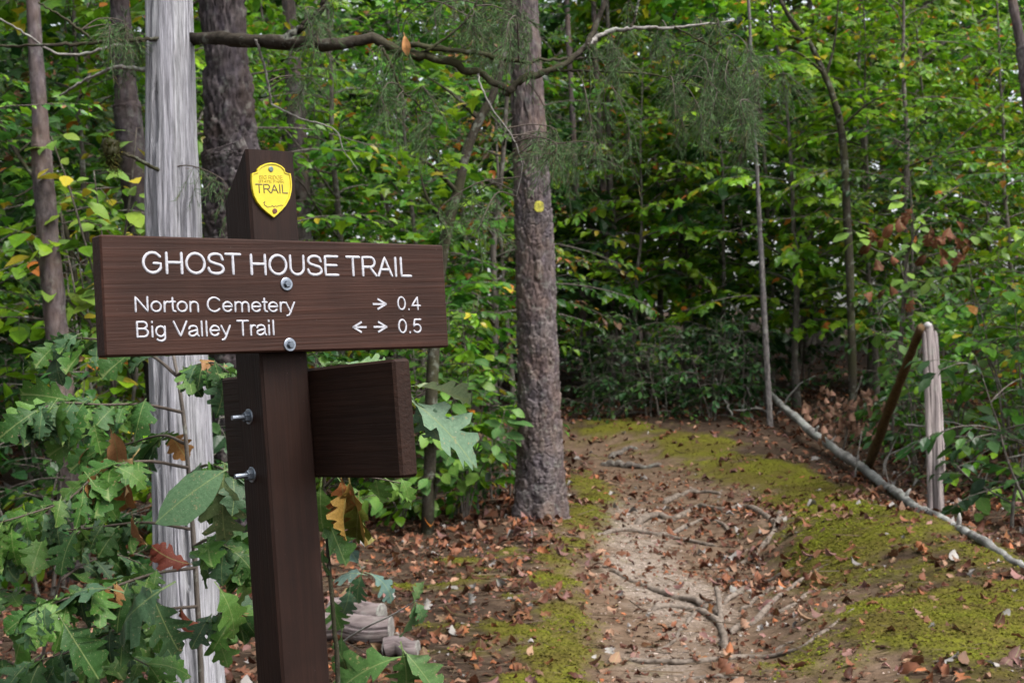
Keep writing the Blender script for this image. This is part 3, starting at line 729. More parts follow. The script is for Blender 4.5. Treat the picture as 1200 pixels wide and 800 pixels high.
# cedar sprays: fine needles on drooping branchlets that leave the boughs
def sprays(seed, spots, base):
    g = np.random.default_rng(seed); P = []; D = []; tw = MB(); ALL = np.concatenate([l for l, r in LINES])
    for px, py, d, rx, ry, n in spots:
        nb = max(2, n // 7)
        for _ in range(nb):
            tgt = at(px + rx * g.normal() * .6, py + ry * g.normal() * .6, d + .22 * g.normal())
            dd = np.linalg.norm((ALL - tgt) * np.array((1, .6, 1)), axis=1) + .12 * g.random(len(ALL)) + np.where(ALL[:, 2] < tgt[2] - .05, .25, 0); o = ALL[int(np.argmin(dd))]
            ln = np.linalg.norm(tgt - o); mid = (o + tgt) / 2 + np.array((0, 0, .12 * ln)) + g.normal(size=3) * .03 * ln
            L = smooth_line([o, mid, tgt, tgt + norm(np.array((.4 * g.normal(), .3 * g.normal(), -1))) * (.05 + .07 * g.random())], 14)
            tw.add(*tube(L, np.linspace(.0028, .001, 14), 4, cap=False))
            for q in range(16):
                i = g.integers(5, 14); o2 = L[i]; dr = norm(np.array((g.normal() * .55, g.normal() * .5, -.75 + .35 * g.normal()))); l2 = .05 + .09 * g.random()
                e1 = o2 + dr * l2 * .5 + g.normal(size=3) * .005; e2 = o2 + dr * l2 + np.array((0, 0, -.015))
                tw.add(*tube(np.array([o2, e1, e2]), (.0012, .001, .0006), 3, cap=False))
                k = int(14 + 10 * g.random()); t = g.random(k)[:, None]
                P.append(np.where(t < .5, o2 + (e1 - o2) * t * 2, e1 + (e2 - e1) * (t * 2 - 1))); D.append(dr + g.normal(size=(k, 3)) * .42)
    P = np.concatenate(P); D = np.concatenate(D); fo = MB()
    scatter(fo, (NEEDLE[0] * np.array((1, 1.4, 1)), NEEDLE[1]), P, D, g.normal(size=P.shape) + np.array((0, -.6, .6)), .030 * (.6 + .8 * g.random(len(P))), pick_cols(g, len(P), [((.06, .125, .045), 4), ((.085, .16, .06), 3), ((.12, .10, .05), .6)]))
    return fo.mesh('needles', smooth=False, off=base), tw.mesh('twigs', off=base, color=False)
f_, t_ = sprays(6, [(830, 70, 5.1, 60, 45, 120), (870, 110, 5.15, 35, 55, 80), (790, 110, 5.1, 50, 40, 50), (600, 25, 4.9, 40, 30, 70), (560, 20, 4.8, 60, 25, 25), (500, 25, 4.75, 70, 25, 25), (455, 95, 4.7, 30, 35, 40), (655, 180, 4.9, 30, 28, 55), (630, 165, 4.9, 25, 25, 14), (560, 250, 4.9, 35, 15, 25),
                    (130, 30, 4.8, 30, 25, 30), (262, 220, 4.9, 14, 14, 14), (165, 55, 4.85, 8, 15, 8), (740, 60, 5.05, 45, 30, 50), (700, 150, 5.0, 40, 35, 30), (400, 20, 4.7, 60, 20, 30), (345, 95, 4.8, 40, 20, 18), (490, 150, 4.75, 20, 25, 14)], b0)
nd_ = link('needles', f_, M['cedar'], snag); nd_['kind'] = 'stuff'; tw_ = link('twigs', t_, M['twig'], snag); tw_['kind'] = 'stuff'

# ------------------------------------------------------------------ single leaves (shared meshes)
def leaf_mesh(shape, **k):
    mb = MB(); mb.add(*tpl_shape(shape, **k)); return mb.mesh('leaf', smooth=True, color=False)
OAKM = [leaf_mesh(OAK if i % 2 else OAK2, bend=.45 + .27 * i, fold=.45 - .2 * i, twist=.5 * (i - 2), seed=i, wav=.035) for i in range(5)]
OVAM = [leaf_mesh(OVA, bend=.3 + .2 * i, fold=.15, twist=.2 * i, seed=i + 20, wav=.015) for i in range(3)]
OBOM = leaf_mesh(OBO, bend=.4, fold=-.15, twist=.2, seed=9, wav=.01)
DEADM = [leaf_mesh(s, bend=b, fold=f, twist=t, seed=40 + i, wav=.05) for i, (s, b, f, t) in enumerate(((OAK, 1.2, .5, .6), (OAK2, -.9, -.5, -.8), (LAN, 1.6, .7, .8), (OVA, -1.2, -.8, .9), (OBO, 1.3, .6, -.7), (OAK2, .9, .7, 1.2), (LAN, .7, .5, .3), (OBO, -.9, -.6, .4)))]
for m_ in OAKM + OVAM + [OBOM]: m_.materials.append(M['oak'])
for m_ in DEADM: m_.materials.append(M['dead'])

def leaf_obj(name, mesh, p, d, n, s, col, parent=None, off=None):
    o = bpy.data.objects.new(name, mesh); C.objects.link(o)
    X = norm(d); Y = norm(np.cross(n, X)); Z = np.cross(X, Y); p = np.asarray(p) - (0 if off is None else np.asarray(off))
    m4 = Matrix(((X[0] * s, Y[0] * s, Z[0] * s, p[0]), (X[1] * s, Y[1] * s, Z[1] * s, p[1]), (X[2] * s, Y[2] * s, Z[2] * s, p[2]), (0, 0, 0, 1)))
    if parent is not None: o.parent = parent
    o.matrix_basis = m4; o.color = (*[float(max(.003, c)) for c in col], 1); return o

def img_dir(ang, depth=0.0):
    """direction from an angle in the picture (degrees, 0 = right, 90 = down) and a share of depth (towards the camera < 0)"""
    a = math.radians(ang); return norm(np.array((math.cos(a), depth, -math.sin(a))))

#--OAKS--
def branch_part(parent, base, pxd, r0, r1, name='branch', mat='twig', n=18):
    L = smooth_line([at(*p) for p in pxd], n); mb = MB(); mb.add(*tube(L, np.linspace(r0, r1, n), 6, .1)); link(name, mb.mesh(name, off=base, color=False), M[mat], parent); return L

OAKG = [(.034, .092, .018), (.046, .115, .018), (.026, .072, .016), (.066, .14, .026), (.042, .09, .040)]
DO = 3.2
ob = at(241, 900, DO); ob[2] = gz(ob[0], ob[1])
oak = thing('oak_sapling', 'leafy oak sapling with lobed spotted leaves in front of the grey snag', 'sapling', ob)
stem = branch_part(oak, ob, [(243, 1040, DO), (240, 900, DO), (236, 800, DO), (231, 700, DO), (226, 620, DO), (220, 540, DO), (214, 480, DO), (206, 430, DO), (192, 370, DO + .1), (180, 330, DO + .15)], .0085, .003, 'stem', 'bark', 40)
gg = np.random.default_rng(12)
oakb = [
    ([(214, 483, 3.2), (170, 474, 3.1), (120, 474, 3.05), (70, 472, 3.0), (45, 480, 2.95)], 12),
    ([(207, 440, 3.2), (180, 418, 3.25), (140, 402, 3.3), (90, 396, 3.35), (62, 402, 3.35)], 10),
    ([(207, 440, 3.2), (225, 430, 3.1), (250, 425, 3.05), (268, 436, 3.0)], 7),
    ([(221, 548, 3.2), (170, 540, 3.05), (120, 552, 2.95), (80, 585, 2.9), (40, 600, 2.85), (0, 612, 2.8)], 14),
    ([(226, 620, 3.2), (170, 612, 3.2), (110, 618, 3.2), (50, 625, 3.2), (5, 640, 3.2)], 13),
    ([(229, 665, 3.2), (180, 672, 3.0), (130, 688, 2.9), (80, 700, 2.8), (30, 720, 2.75)], 12),
    ([(232, 710, 3.2), (190, 715, 3.1), (140, 735, 3.0), (90, 760, 2.95), (40, 775, 2.9)], 9),
    ([(222, 556, 3.2), (240, 545, 3.0), (258, 548, 2.9), (272, 556, 2.85)], 6),
    ([(227, 640, 3.2), (245, 632, 3.0), (265, 640, 2.9), (282, 660, 2.9)], 8),
    ([(233, 745, 3.2), (250, 725, 3.05), (268, 715, 3.0), (285, 720, 2.95)], 6),
    ([(218, 520, 3.2), (190, 510, 3.3), (150, 520, 3.4), (110, 530, 3.4)], 8),
]
nleaf = 0
def oak_leaf(px, py, d, ang, lenpx, k, col, depth=0., nrm=None, parent=None, base=None, mesh=None):
    n = nrm if nrm is not None else norm(np.array((.25 * gg.normal(), -.75 + .2 * gg.normal(), .75 + .25 * gg.normal())))
    return leaf_obj('leaf', mesh or OAKM[k % 5], at(px, py, d), img_dir(ang, depth), n, lenpx * d / FPX, col, parent or oak, ob if base is None else base)
for bi, (pxd, n) in enumerate(oakb):
    L = branch_part(oak, ob, pxd, .0042, .0016)
    end = norm(L[-1] - L[-4])
    n = int(n * 2.6)
    for q in range(n):
        t = .22 + .78 * q / max(1, n - 1); i = min(int(t * 17), 16); p = (L[i] + (L[i + 1] - L[i]) * (t * 17 - i) if i < 17 else L[-1]) + gg.normal(size=3) * np.array((.006, .008, .006))
        sd_ = 1 if q % 2 else -1
        d = rot_about(norm(L[min(i + 1, 17)] - L[max(i - 1, 0)]), np.array((0, -.5, .86)), sd_ * (.5 + .6 * gg.random()) * (0.35 if q >= n - 1 else 1))
        d = norm(d + np.array((.15 * gg.normal(), -.15 + .25 * gg.normal(), -.30 - .35 * gg.random())))
        nn = norm(np.array((.4 * gg.normal(), -.32 + .4 * gg.normal(), .9)))
        c = np.array(OAKG[gg.integers(5)]) * (.75 + .5 * gg.random())
        if gg.random() < .05: c = np.array((.22, .11, .04))
        leaf_obj('leaf', OAKM[gg.integers(5)], p, d, nn, .098 * (.55 + .7 * gg.random()), c, oak, ob); nleaf += 1
# leaves that the photograph shows singly
for a in ((262, 552, 2.8, 150, 100, 3, (.075, .14, .07), -.2, norm(np.array((.1, -.8, .6))), OBOM), (262, 556, 2.8, 95, 85, 1, (.085, .12, .05), -.1, None), (62, 478, 2.95, 155, 52, 2, OAKG[1]), (78, 478, 2.95, 120, 50, 3, OAKG[3]),
          (105, 560, 2.9, 55, 62, 1, OAKG[1]), (140, 548, 2.9, 25, 42, 2, OAKG[3]), (110, 495, 3.0, 80, 40, 0, OAKG[1]), (100, 510, 3.0, 160, 55, 0, OAKG[3]),
          (190, 690, 2.8, 150, 110, 4, (.05, .10, .05), -.2), (130, 690, 2.8, 190, 95, 3, (.05, .10, .055)), (180, 700, 2.8, 70, 80, 1, (.035, .075, .03)), (60, 720, 2.75, 150, 80, 2, OAKG[1]), (75, 730, 2.75, 60, 80, 0, OAKG[2]), (258, 690, 2.85, 60, 70, 2, OAKG[3])):
    if len(a) == 7: a = a + (0.,)
    oak_leaf(*a[:9], mesh=a[9] if len(a) > 9 else None)
# withered brown leaves hanging in the oak
for a in ((130, 505, 3.1, 70, 58, 2, (.34, .17, .08)), (158, 533, 3.0, 125, 60, 0, (.36, .22, .11)), (125, 535, 3.1, 100, 55, 5, (.26, .12, .05)), (150, 560, 3.1, 110, 50, 4, (.22, .10, .04)), (100, 420, 3.3, 170, 45, 2, (.34, .20, .10)), (222, 660, 3.1, 190, 50, 1, (.12, .03, .02)), (240, 735, 3.1, 200, 40, 3, (.14, .035, .02)), (155, 605, 3.1, 80, 40, 6, (.25, .12, .06))):
    o = oak_leaf(*a, mesh=DEADM[a[5]]); o['label'] = 'withered brown oak leaf'

# a second leafy oak low at the left edge
o4b = at(30, 900, 3.5); o4b[2] = gz(o4b[0], o4b[1])
oak4 = thing('oak_sapling', 'low dense oak sapling filling the lower left corner', 'sapling', o4b)
branch_part(oak4, o4b, [(30, 1010, 3.5), (35, 900, 3.5), (45, 800, 3.5), (60, 720, 3.45), (75, 660, 3.4)], .007, .003, 'stem', 'bark', 24)
for pxd, n in (([(45, 800, 3.5), (90, 770, 3.3), (140, 765, 3.2), (175, 780, 3.1)], 17), ([(45, 800, 3.5), (20, 780, 3.3), (-10, 770, 3.2), (-40, 775, 3.1)], 12), ([(55, 745, 3.48), (100, 735, 3.4), (150, 730, 3.35), (185, 740, 3.3)], 15), ([(60, 720, 3.45), (30, 700, 3.3), (0, 690, 3.2), (-30, 695, 3.1)], 13), ([(70, 680, 3.42), (100, 660, 3.5), (135, 650, 3.55), (165, 660, 3.6)], 13), ([(75, 660, 3.4), (50, 630, 3.4), (25, 610, 3.4)], 9), ([(40, 830, 3.5), (80, 815, 3.2), (130, 805, 3.0), (190, 800, 2.9)], 15), ([(75, 660, 3.4), (95, 620, 3.5), (120, 590, 3.6)], 9)):
    L = branch_part(oak4, o4b, pxd, .0036, .0014)
    for q in range(n):
        t = .15 + .85 * q / (n - 1); i = min(int(t * 17), 16); p = L[i] + (L[i + 1] - L[i]) * (t * 17 - i)
        d = rot_about(norm(L[i + 1] - L[i]), np.array((0, -.4, .9)), (1 if q % 2 else -1) * (.5 + .6 * gg.random()) * (.3 if q == n - 1 else 1)); d = norm(d + np.array((.15 * gg.normal(), -.1 + .25 * gg.normal(), -.25 - .35 * gg.random())))
        leaf_obj('leaf', OAKM[gg.integers(5)], p, d, norm(np.array((.35 * gg.normal(), -.35 + .35 * gg.normal(), .9))), .10 * (.55 + .7 * gg.random()), np.array(OAKG[gg.integers(5)]) * (.6 + .5 * gg.random()), oak4, o4b)

# second oak sprout, right of the post
o2b = at(397, 900, 2.9); o2b[2] = gz(o2b[0], o2b[1])
oak2 = thing('oak_sapling', 'small oak sapling right of the post with a browning hanging leaf', 'sapling', o2b)
branch_part(oak2, o2b, [(400, 1120, 2.9), (396, 800, 2.9), (392, 740, 2.9), (388, 690, 2.9), (384, 640, 2.9), (380, 560, 2.9), (390, 480, 2.85), (410, 430, 2.85)], .006, .003, 'stem', 'darkbark', 30)
branch_part(oak2, o2b, [(384, 540, 2.9), (420, 510, 2.8), (455, 480, 2.7), (487, 466, 2.6), (500, 455, 2.6)], .003, .0015)
branch_part(oak2, o2b, [(382, 570, 2.9), (395, 556, 2.85), (408, 556, 2.8), (440, 560, 2.8), (470, 566, 2.8)], .003, .0012)
for a in ((484, 470, 2.6, 38, 112, 1, (.115, .19, .12), -.1, norm(np.array((.2, -.8, .55)))), (486, 470, 2.6, 62, 72, 3, (.10, .175, .11), -.05, norm(np.array((-.3, -.8, .5)))),
          (486, 452, 2.6, 8, 70, 0, (.17, .22, .12), .1, norm(np.array((0, -.25, 1)))), (405, 425, 2.8, 20, 45, 2, (.09, .17, .08)), (420, 425, 2.8, -10, 42, 3, (.10, .18, .07)), (375, 430, 2.8, -20, 36, 1, (.08, .16, .05)),
          (376, 570, 2.85, 95, 70, 2, (.06, .12, .025)), (400, 565, 2.85, 60, 60, 0, (.07, .14, .03)), (455, 562, 2.8, 35, 40, 1, (.09, .18, .03)), (470, 560, 2.8, 60, 42, 2, (.08, .17, .03)), (440, 560, 2.8, 80, 45, 4, (.06, .13, .03)), (380, 640, 2.9, 110, 50, 3, (.05, .10, .03)), (383, 605, 2.9, 70, 65, 0, (.045, .10, .025))):
    if len(a) == 7: a = a + (0., None)
    oak_leaf(*a, parent=oak2, base=o2b)
for a in ((400, 560, 2.75, 85, 58, 0, (.26, .10, .035)), (410, 566, 2.75, 80, 85, 5, (.17, .10, .025)), (420, 585, 2.75, 95, 65, 0, (.10, .12, .022)), (408, 575, 2.75, 110, 60, 1, (.20, .12, .03))):
    o = oak_leaf(*a, parent=oak2, base=o2b, mesh=DEADM[a[5]]); o['label'] = 'orange brown withered leaf'
# third sprout: low twig with blue-green leaves in front of the cut log
o3b = gp(400, 790); o3b = at(392, 830, 4.2); o3b[2] = gz(o3b[0], o3b[1])
oak3 = thing('oak_seedling', 'low oak seedling with a slanting bare twig before the cut log', 'seedling', o3b)
branch_part(oak3, o3b, [(392, 850, 4.2), (398, 765, 4.0), (402, 752, 4.0), (430, 734, 3.9), (460, 720, 3.85), (488, 703, 3.8)], .0045, .002, 'stem', 'palebark')
branch_part(oak3, o3b, [(404, 752, 4.0), (420, 760, 3.95), (440, 772, 3.9)], .002, .001)
for a in ((486, 706, 3.8, 100, 48, 1, (.06, .14, .055)), (488, 706, 3.8, 60, 30, 2, (.06, .13, .05)), (485, 703, 3.8, -60, 25, 0, (.10, .17, .06)), (434, 672, 3.9, 25, 48, 3, (.08, .14, .12)), (424, 672, 3.9, 190, 45, 4, (.09, .14, .12)), (420, 660, 3.9, 240, 42, 0, (.07, .12, .10)), (410, 690, 3.9, 100, 45, 2, (.05, .10, .06)), (424, 672, 3.9, 110, 40, 1, (.05, .11, .05)),
          (465, 770, 3.3, 165, 95, 1, (.06, .13, .035)), (472, 762, 3.3, 80, 70, 3, (.055, .12, .03)), (476, 765, 3.3, 50, 75, 0, (.06, .12, .035)), (400, 745, 3.6, 95, 60, 2, (.06, .13, .04)), (395, 760, 3.6, 60, 50, 4, (.06, .13, .04)), (390, 700, 3.7, 85, 45, 1, (.05, .11, .03))):
    oak_leaf(*a, parent=oak3, base=o3b)

# ------------------------------------------------------------------ the trail sign
TH, LEAN, TIP = .6871, .0139, -.0539
def Rz(a): return np.array([[math.cos(a), -math.sin(a), 0], [math.sin(a), math.cos(a), 0], [0, 0, 1]])
def Ry(a): return np.array([[math.cos(a), 0, -math.sin(a)], [0, 1, 0], [math.sin(a), 0, math.cos(a)]])
def Rx(a): return np.array([[1, 0, 0], [0, math.cos(a), -math.sin(a)], [0, math.sin(a), math.cos(a)]])
RS = Rz(TH) @ Ry(LEAN) @ Rx(TIP); CS = np.array((-.3431, 2.1236, 1.3815))
BW, BH, BT, BL = .6046, .1735, .031, -.0174
PX0, PX1, PD = -.0417, -.0417 + .0853, .084
def to_plane(px, py, y0=0.0):
    """pixel to the sign's local x, z on the plane y = y0"""
    o = RS.T @ (np.array((0, 0, CAMH)) - CS); d = RS.T @ ray(px, py); t = (y0 - o[1]) / d[1]; p = o + d * t; return np.array((p[0], p[2]))

def paint_material(name, c, axis, rough=.55):
    m, nt, b, out = newmat(name); L = nt.links
    sc_ = {'x': (.02, 1, 1), 'z': (1, 1, .03), 'y': (1, .03, 1)}[axis]
    v = coords(nt, sc_); n = noise(nt, v, 150, 4, .65, .2); n2 = noise(nt, coords(nt), 9, 5, .6); n3 = noise(nt, coords(nt), 160, 2, .5)
    col = mixc(nt, .5, c, ramp(nt, n, [(.32, (.55, .55, .58)), (.5, (1, 1, 1)), (.68, (1.55, 1.5, 1.5))]), 'MULTIPLY')
    col = mixc(nt, .8, col, ramp(nt, n2, [(.33, (.68, .66, .66)), (.68, (1.32, 1.28, 1.27))]), 'MULTIPLY')
    n4 = noise(nt, coords(nt, {'x': (.12, 1, 1), 'z': (1, 1, .12), 'y': (1, .12, 1)}[axis]), 60, 6, .75); col = mixc(nt, ramp(nt, n4, [(.62, (0, 0, 0)), (.75, (.5, .5, .5))]), col, tuple(q * 2.2 + .012 for q in c))
    col = mixc(nt, ramp(nt, n3, [(.76, (0, 0, 0)), (.80, (.35, .35, .35))]), col, (.16, .13, .12))
    L.new(col, b.inputs['Base Color']); b.inputs['Roughness'].default_value = rough; b.inputs['Specular IOR Level'].default_value = .16
    bump(nt, n, .7, .0022, b); return m
M['board'] = paint_material('brown_painted_board', (.0262, .0108, .0070), 'x', .62)
M['sideboard'] = paint_material('brown_painted_side_board', (.0155, .0067, .0040), 'y', .62)
M['postpaint'] = paint_material('brown_painted_post', (.0145, .0063, .0042), 'z', .62)
M['white'] = plain('white_routed_paint', (.34, .34, .375), .65, nscale=220, amt=.3, bstr=.4)
M['zinc'] = plain('galvanised_steel', (.26, .29, .34), .42, 1.0, 120, .3)
M['zincdull'] = plain('dull_bolt', (.13, .15, .18), .55, .9, 120, .4)
M['yellow'] = plain('yellow_enamel', (.46, .37, .010), .38, 0, 60, .12, .15, .001)
M['yellowdim'] = plain('yellow_embossing', (.29, .21, .008), .45, 0, 60, .2)
M['badgeprint'] = plain('dark_badge_print', (.07, .05, .01), .6)
M['rust'] = plain('rusty_screw', (.09, .030, .016), .8)
M['screw'] = plain('grey_screw', (.10, .13, .12), .5, .6)

zb = -(CS[2] - 0) / RS[2, 2]; LB = np.array(((PX0 + PX1) / 2, BT + PD / 2, 0.))
zb = -(CS + RS @ LB)[2] / RS[2, 2]; LB[2] = zb; SB = CS + RS @ LB
SB_ground = gz(SB[0], SB[1]); 
sign = thing('trail_sign', 'brown wooden trail sign on a post with white routed lettering', 'sign', SB)
m3 = Matrix([list(r) for r in RS]).to_4x4(); sign.matrix_world = Matrix.Translation(Vector(SB)) @ m3
def spart(name, V, F, mat, parent=None, smooth=False, fix=True):
    mb = MB(); mb.add(V, F); m = mb.mesh(name, smooth=smooth, off=LB, color=False)
    if fix: fix_normals(m)
    return link(name, m, M[mat], parent or sign)
# post with a top cut sloping back
zt = to_plane(314, 176, BT)[1]; zlo = zb - .35; b = .004
def prof(inset):
    i = inset; return [(PX0 + i, BT + b - 0), (PX0 + b, BT + 0)]
X0, X1, Y0, Y1 = PX0, PX1, BT, BT + PD; dz = PD * .98
ring = [(X0 + b, Y0), (X1 - b, Y0), (X1, Y0 + b), (X1, Y1 - b), (X1 - b, Y1), (X0 + b, Y1), (X0, Y1 - b), (X0, Y0 + b)]
V = [(x, y, zlo) for x, y in ring] + [(x, y, zt - max(0, (y - Y0 - .006)) * dz / PD) for x, y in ring]
F = [np.array([(i, (i + 1) % 8, 8 + (i + 1) % 8, 8 + i) for i in range(8)]), np.array([[8 + i for i in range(8)]]), np.array([[7 - i for i in range(8)]])]
spart('post', np.array(V), F, 'postpaint')
# main board, a grid on the face so the grain has true relief
cb, sb = math.cos(BL), math.sin(BL)
def brot(V): V = np.asarray(V, float).copy(); x, z = V[:, 0].copy(), V[:, 2].copy(); V[:, 0] = cb * x - sb * z; V[:, 2] = sb * x + cb * z; return V
V, F = box(-BW / 2, BW / 2, 0, BT, -BH / 2, BH / 2, .0025); board = spart('sign_board', brot(V), F, 'board')
# side board bolted across the post's right face
sy = BT + PD / 2 - .0083; sz = -.1137
V, F = box(PX1 + .001, PX1 + .001 + BT, sy - .269, sy + .269, sz - BH, sz, .004); sideb = spart('side_board', V, F, 'sideboard')

def arc(cx, cy, rx, ry, a0, a1, n=16): return [(cx + rx * math.cos(math.radians(a0 + (a1 - a0) * i / n)), cy + ry * math.sin(math.radians(a0 + (a1 - a0) * i / n))) for i in range(n + 1)]
def cur(*p): return [tuple(q) for q in smooth_line(np.array(p, float), 6 * len(p))]
GLYPH = {' ': (.39, []),
    'G': (1.086, [arc(.55, .5, .44, .44, 38, 318) + [(.93, .28), (.93, .47), (.60, .47)]]), 'H': (1.008, [[(.14, .06), (.14, .94)], [(.87, .06), (.87, .94)], [(.14, .52), (.87, .52)]]),
    'O': (1.086, [arc(.545, .5, .45, .44, 0, 360, 28)]), 'S': (.931, [cur((.82, .70), (.73, .88), (.46, .94), (.21, .87), (.13, .71), (.23, .58), (.48, .50), (.75, .42), (.85, .26), (.74, .11), (.47, .06), (.2, .12), (.09, .31))]),
    'T': (.853, [[(.05, .94), (.80, .94)], [(.427, .94), (.427, .06)]]), 'U': (1.008, [[(.14, .94)] + arc(.505, .40, .365, .34, 180, 360) + [(.87, .94)]]),
    'E': (.931, [[(.83, .94), (.15, .94), (.15, .06), (.85, .06)], [(.15, .52), (.78, .52)]]), 'R': (1.008, [[(.15, .06), (.15, .94), (.6, .94)] + arc(.6, .705, .26, .235, 90, -90) + [(.15, .47)], [(.56, .47), (.92, .06)]]),
    'A': (.931, [[(.06, .06), (.465, .94), (.87, .06)], [(.2, .36), (.73, .36)]]), 'I': (.388, [[(.19, .06), (.19, .94)]]), 'L': (.777, [[(.14, .94), (.14, .06), (.72, .06)]]),
    'N': (1.008, [[(.14, .06), (.14, .94), (.87, .06), (.87, .94)]]), 'o': (.777, [arc(.388, .36, .30, .30, 0, 360, 22)]), 'r': (.465, [[(.13, .06), (.13, .66)], cur((.13, .38), (.18, .55), (.30, .65), (.44, .63))]),
    't': (.388, [[(.18, .90), (.18, .2), (.22, .09), (.34, .06)], [(.04, .66), (.34, .66)]]), 'n': (.777, [[(.13, .06), (.13, .66)], [(.13, .36)] + arc(.38, .42, .25, .24, 180, 0) + [(.63, .06)]]),
    'C': (1.008, [arc(.52, .5, .43, .44, 40, 320, 24)]), 'e': (.777, [[(.09, .37), (.68, .37)] + arc(.388, .36, .30, .30, 4, 322)]),
    'm': (1.163, [[(.13, .06), (.13, .66)], [(.13, .38)] + arc(.355, .44, .225, .22, 180, 0, 10) + [(.58, .06)], [(.58, .38)] + arc(.805, .44, .225, .22, 180, 0, 10) + [(1.03, .06)]]),
    'y': (.698, [[(.05, .66), (.36, .04)], [(.65, .66), (.34, -.02), (.25, -.17), (.10, -.21)]]), 'B': (.931, [[(.15, .06), (.15, .94), (.5, .94)] + arc(.5, .735, .26, .205, 90, -90) + [(.15, .53)], [(.5, .53)] + arc(.52, .295, .29, .235, 90, -90) + [(.15, .06), (.15, .3)]]),
    'i': (.31, [[(.155, .06), (.155, .66)], [(.155, .90), (.155, .95)]]), 'g': (.777, [arc(.36, .36, .28, .30, 0, 360, 22), [(.64, .66), (.64, .02)] + arc(.37, .0, .27, .21, 0, -150)]),
    'V': (.931, [[(.05, .94), (.465, .06), (.88, .94)]]), 'a': (.777, [cur((.1, .50), (.18, .62), (.38, .66), (.56, .61), (.62, .48)) + [(.62, .16), (.70, .06)], cur((.62, .40), (.36, .36), (.13, .28), (.10, .16), (.22, .06), (.42, .08), (.62, .22))]),
    'l': (.31, [[(.155, .06), (.155, .94)]]), '0': (.777, [arc(.388, .5, .29, .44, 0, 360, 24)]), '.': (.388, [[(.19, .05), (.19, .09)]]), '4': (.777, [[(.55, .06), (.55, .92), (.06, .32), (.74, .32)]]),
    '5': (.777, [[(.68, .94), (.22, .94), (.12, .47)] + arc(.38, .33, .30, .27, 128, -150)]), 'D': (1.008, [[(.15, .06), (.15, .94), (.45, .94)] + arc(.45, .5, .42, .44, 90, -90) + [(.15, .06)]]),
    'P': (.931, [[(.15, .06), (.15, .94), (.55, .94)] + arc(.55, .70, .27, .24, 90, -90) + [(.15, .46)]]), 'K': (.931, [[(.15, .06), (.15, .94)], [(.80, .94), (.15, .36)], [(.40, .58), (.86, .06)]])}
def text_mesh(txt, mat, parent, L, R, top, y0, name='lettering', depth=.0009, w=.132):
    """routed lettering: round-bottomed strokes of one width, fitted between two baseline pixels and a cap-height pixel"""
    a, b_, t = to_plane(*L, y0), to_plane(*R, y0), to_plane(*top, y0)
    e = (b_ - a) / np.linalg.norm(b_ - a); f = np.array((-e[1], e[0])); capH = abs((t - a).dot(f)); wid = np.linalg.norm(b_ - a)
    S = []; x = 0
    for ch in txt:
        adv, st = GLYPH[ch]; S += [np.array([(x + p[0], p[1]) for p in q]) for q in st]; x += adv
    lo = min(q[:, 0].min() for q in S) - w / 2; hi = max(q[:, 0].max() for q in S) + w / 2; mb = MB(); gk = np.random.default_rng(len(txt))
    for q in S:
        # resample, keep corners
        pts = [q[0]]
        for i in range(len(q) - 1):
            k = max(1, int(np.linalg.norm(q[i + 1] - q[i]) / .12)); pts += [q[i] + (q[i + 1] - q[i]) * (j + 1) / k for j in range(k)]
        q = np.array(pts); P2 = a + ((q[:, :1] - lo) / (hi - lo) * wid) * e + q[:, 1:] * capH * f
        hw = w / 2 * capH * (1 + .16 * (gk.random(len(P2)) - .5)); d = np.gradient(P2, axis=0); d /= np.linalg.norm(d, axis=1)[:, None] + 1e-9; nn = np.stack([-d[:, 1], d[:, 0]], 1)
        e0 = P2[0] - d[0] * hw[0] * .8; e1 = P2[-1] + d[-1] * hw[-1] * .8
        P2 = np.concatenate([[e0], P2, [e1]]); nn = np.concatenate([nn[:1], nn, nn[-1:]]); hw = np.concatenate([[hw[0] * .55], hw, [hw[-1] * .55]])
        rows = []
        for s_, dp in ((-1, -.0003), (-.7, .7), (0, 1.0), (.7, .7), (1, -.0003)):
            c2 = P2 + nn * (hw * s_)[:, None]; rows.append(np.stack([c2[:, 0], np.full(len(P2), y0 - (dp * depth if dp > 0 else dp)), c2[:, 1]], 1))
        n = len(P2); V = np.concatenate(rows); i = np.arange(n - 1); Fq = np.concatenate([np.stack([k * n + i, k * n + i + 1, (k + 1) * n + i + 1, (k + 1) * n + i], 1) for k in range(4)])
        mb.add(V, Fq)
    m = mb.mesh(name, smooth=True, off=LB, color=False); fix_normals(m); return link(name, m, M[mat], parent)
text_mesh('GHOST HOUSE TRAIL', 'white', board, (167, 321), (483, 324.8), (167, 294), -.0004)
text_mesh('Norton Cemetery', 'white', board, (158, 366), (346.5, 366), (158, 346.8), -.0004)
text_mesh('Big Valley Trail', 'white', board, (160, 395.8), (322, 393), (160, 376), -.0004)
text_mesh('0.4', 'white', board, (466, 363.7), (493.5, 363.2), (466, 347.2), -.0004)
text_mesh('0.5', 'white', board, (467, 390.8), (494.5, 390.2), (467, 373.6), -.0004)
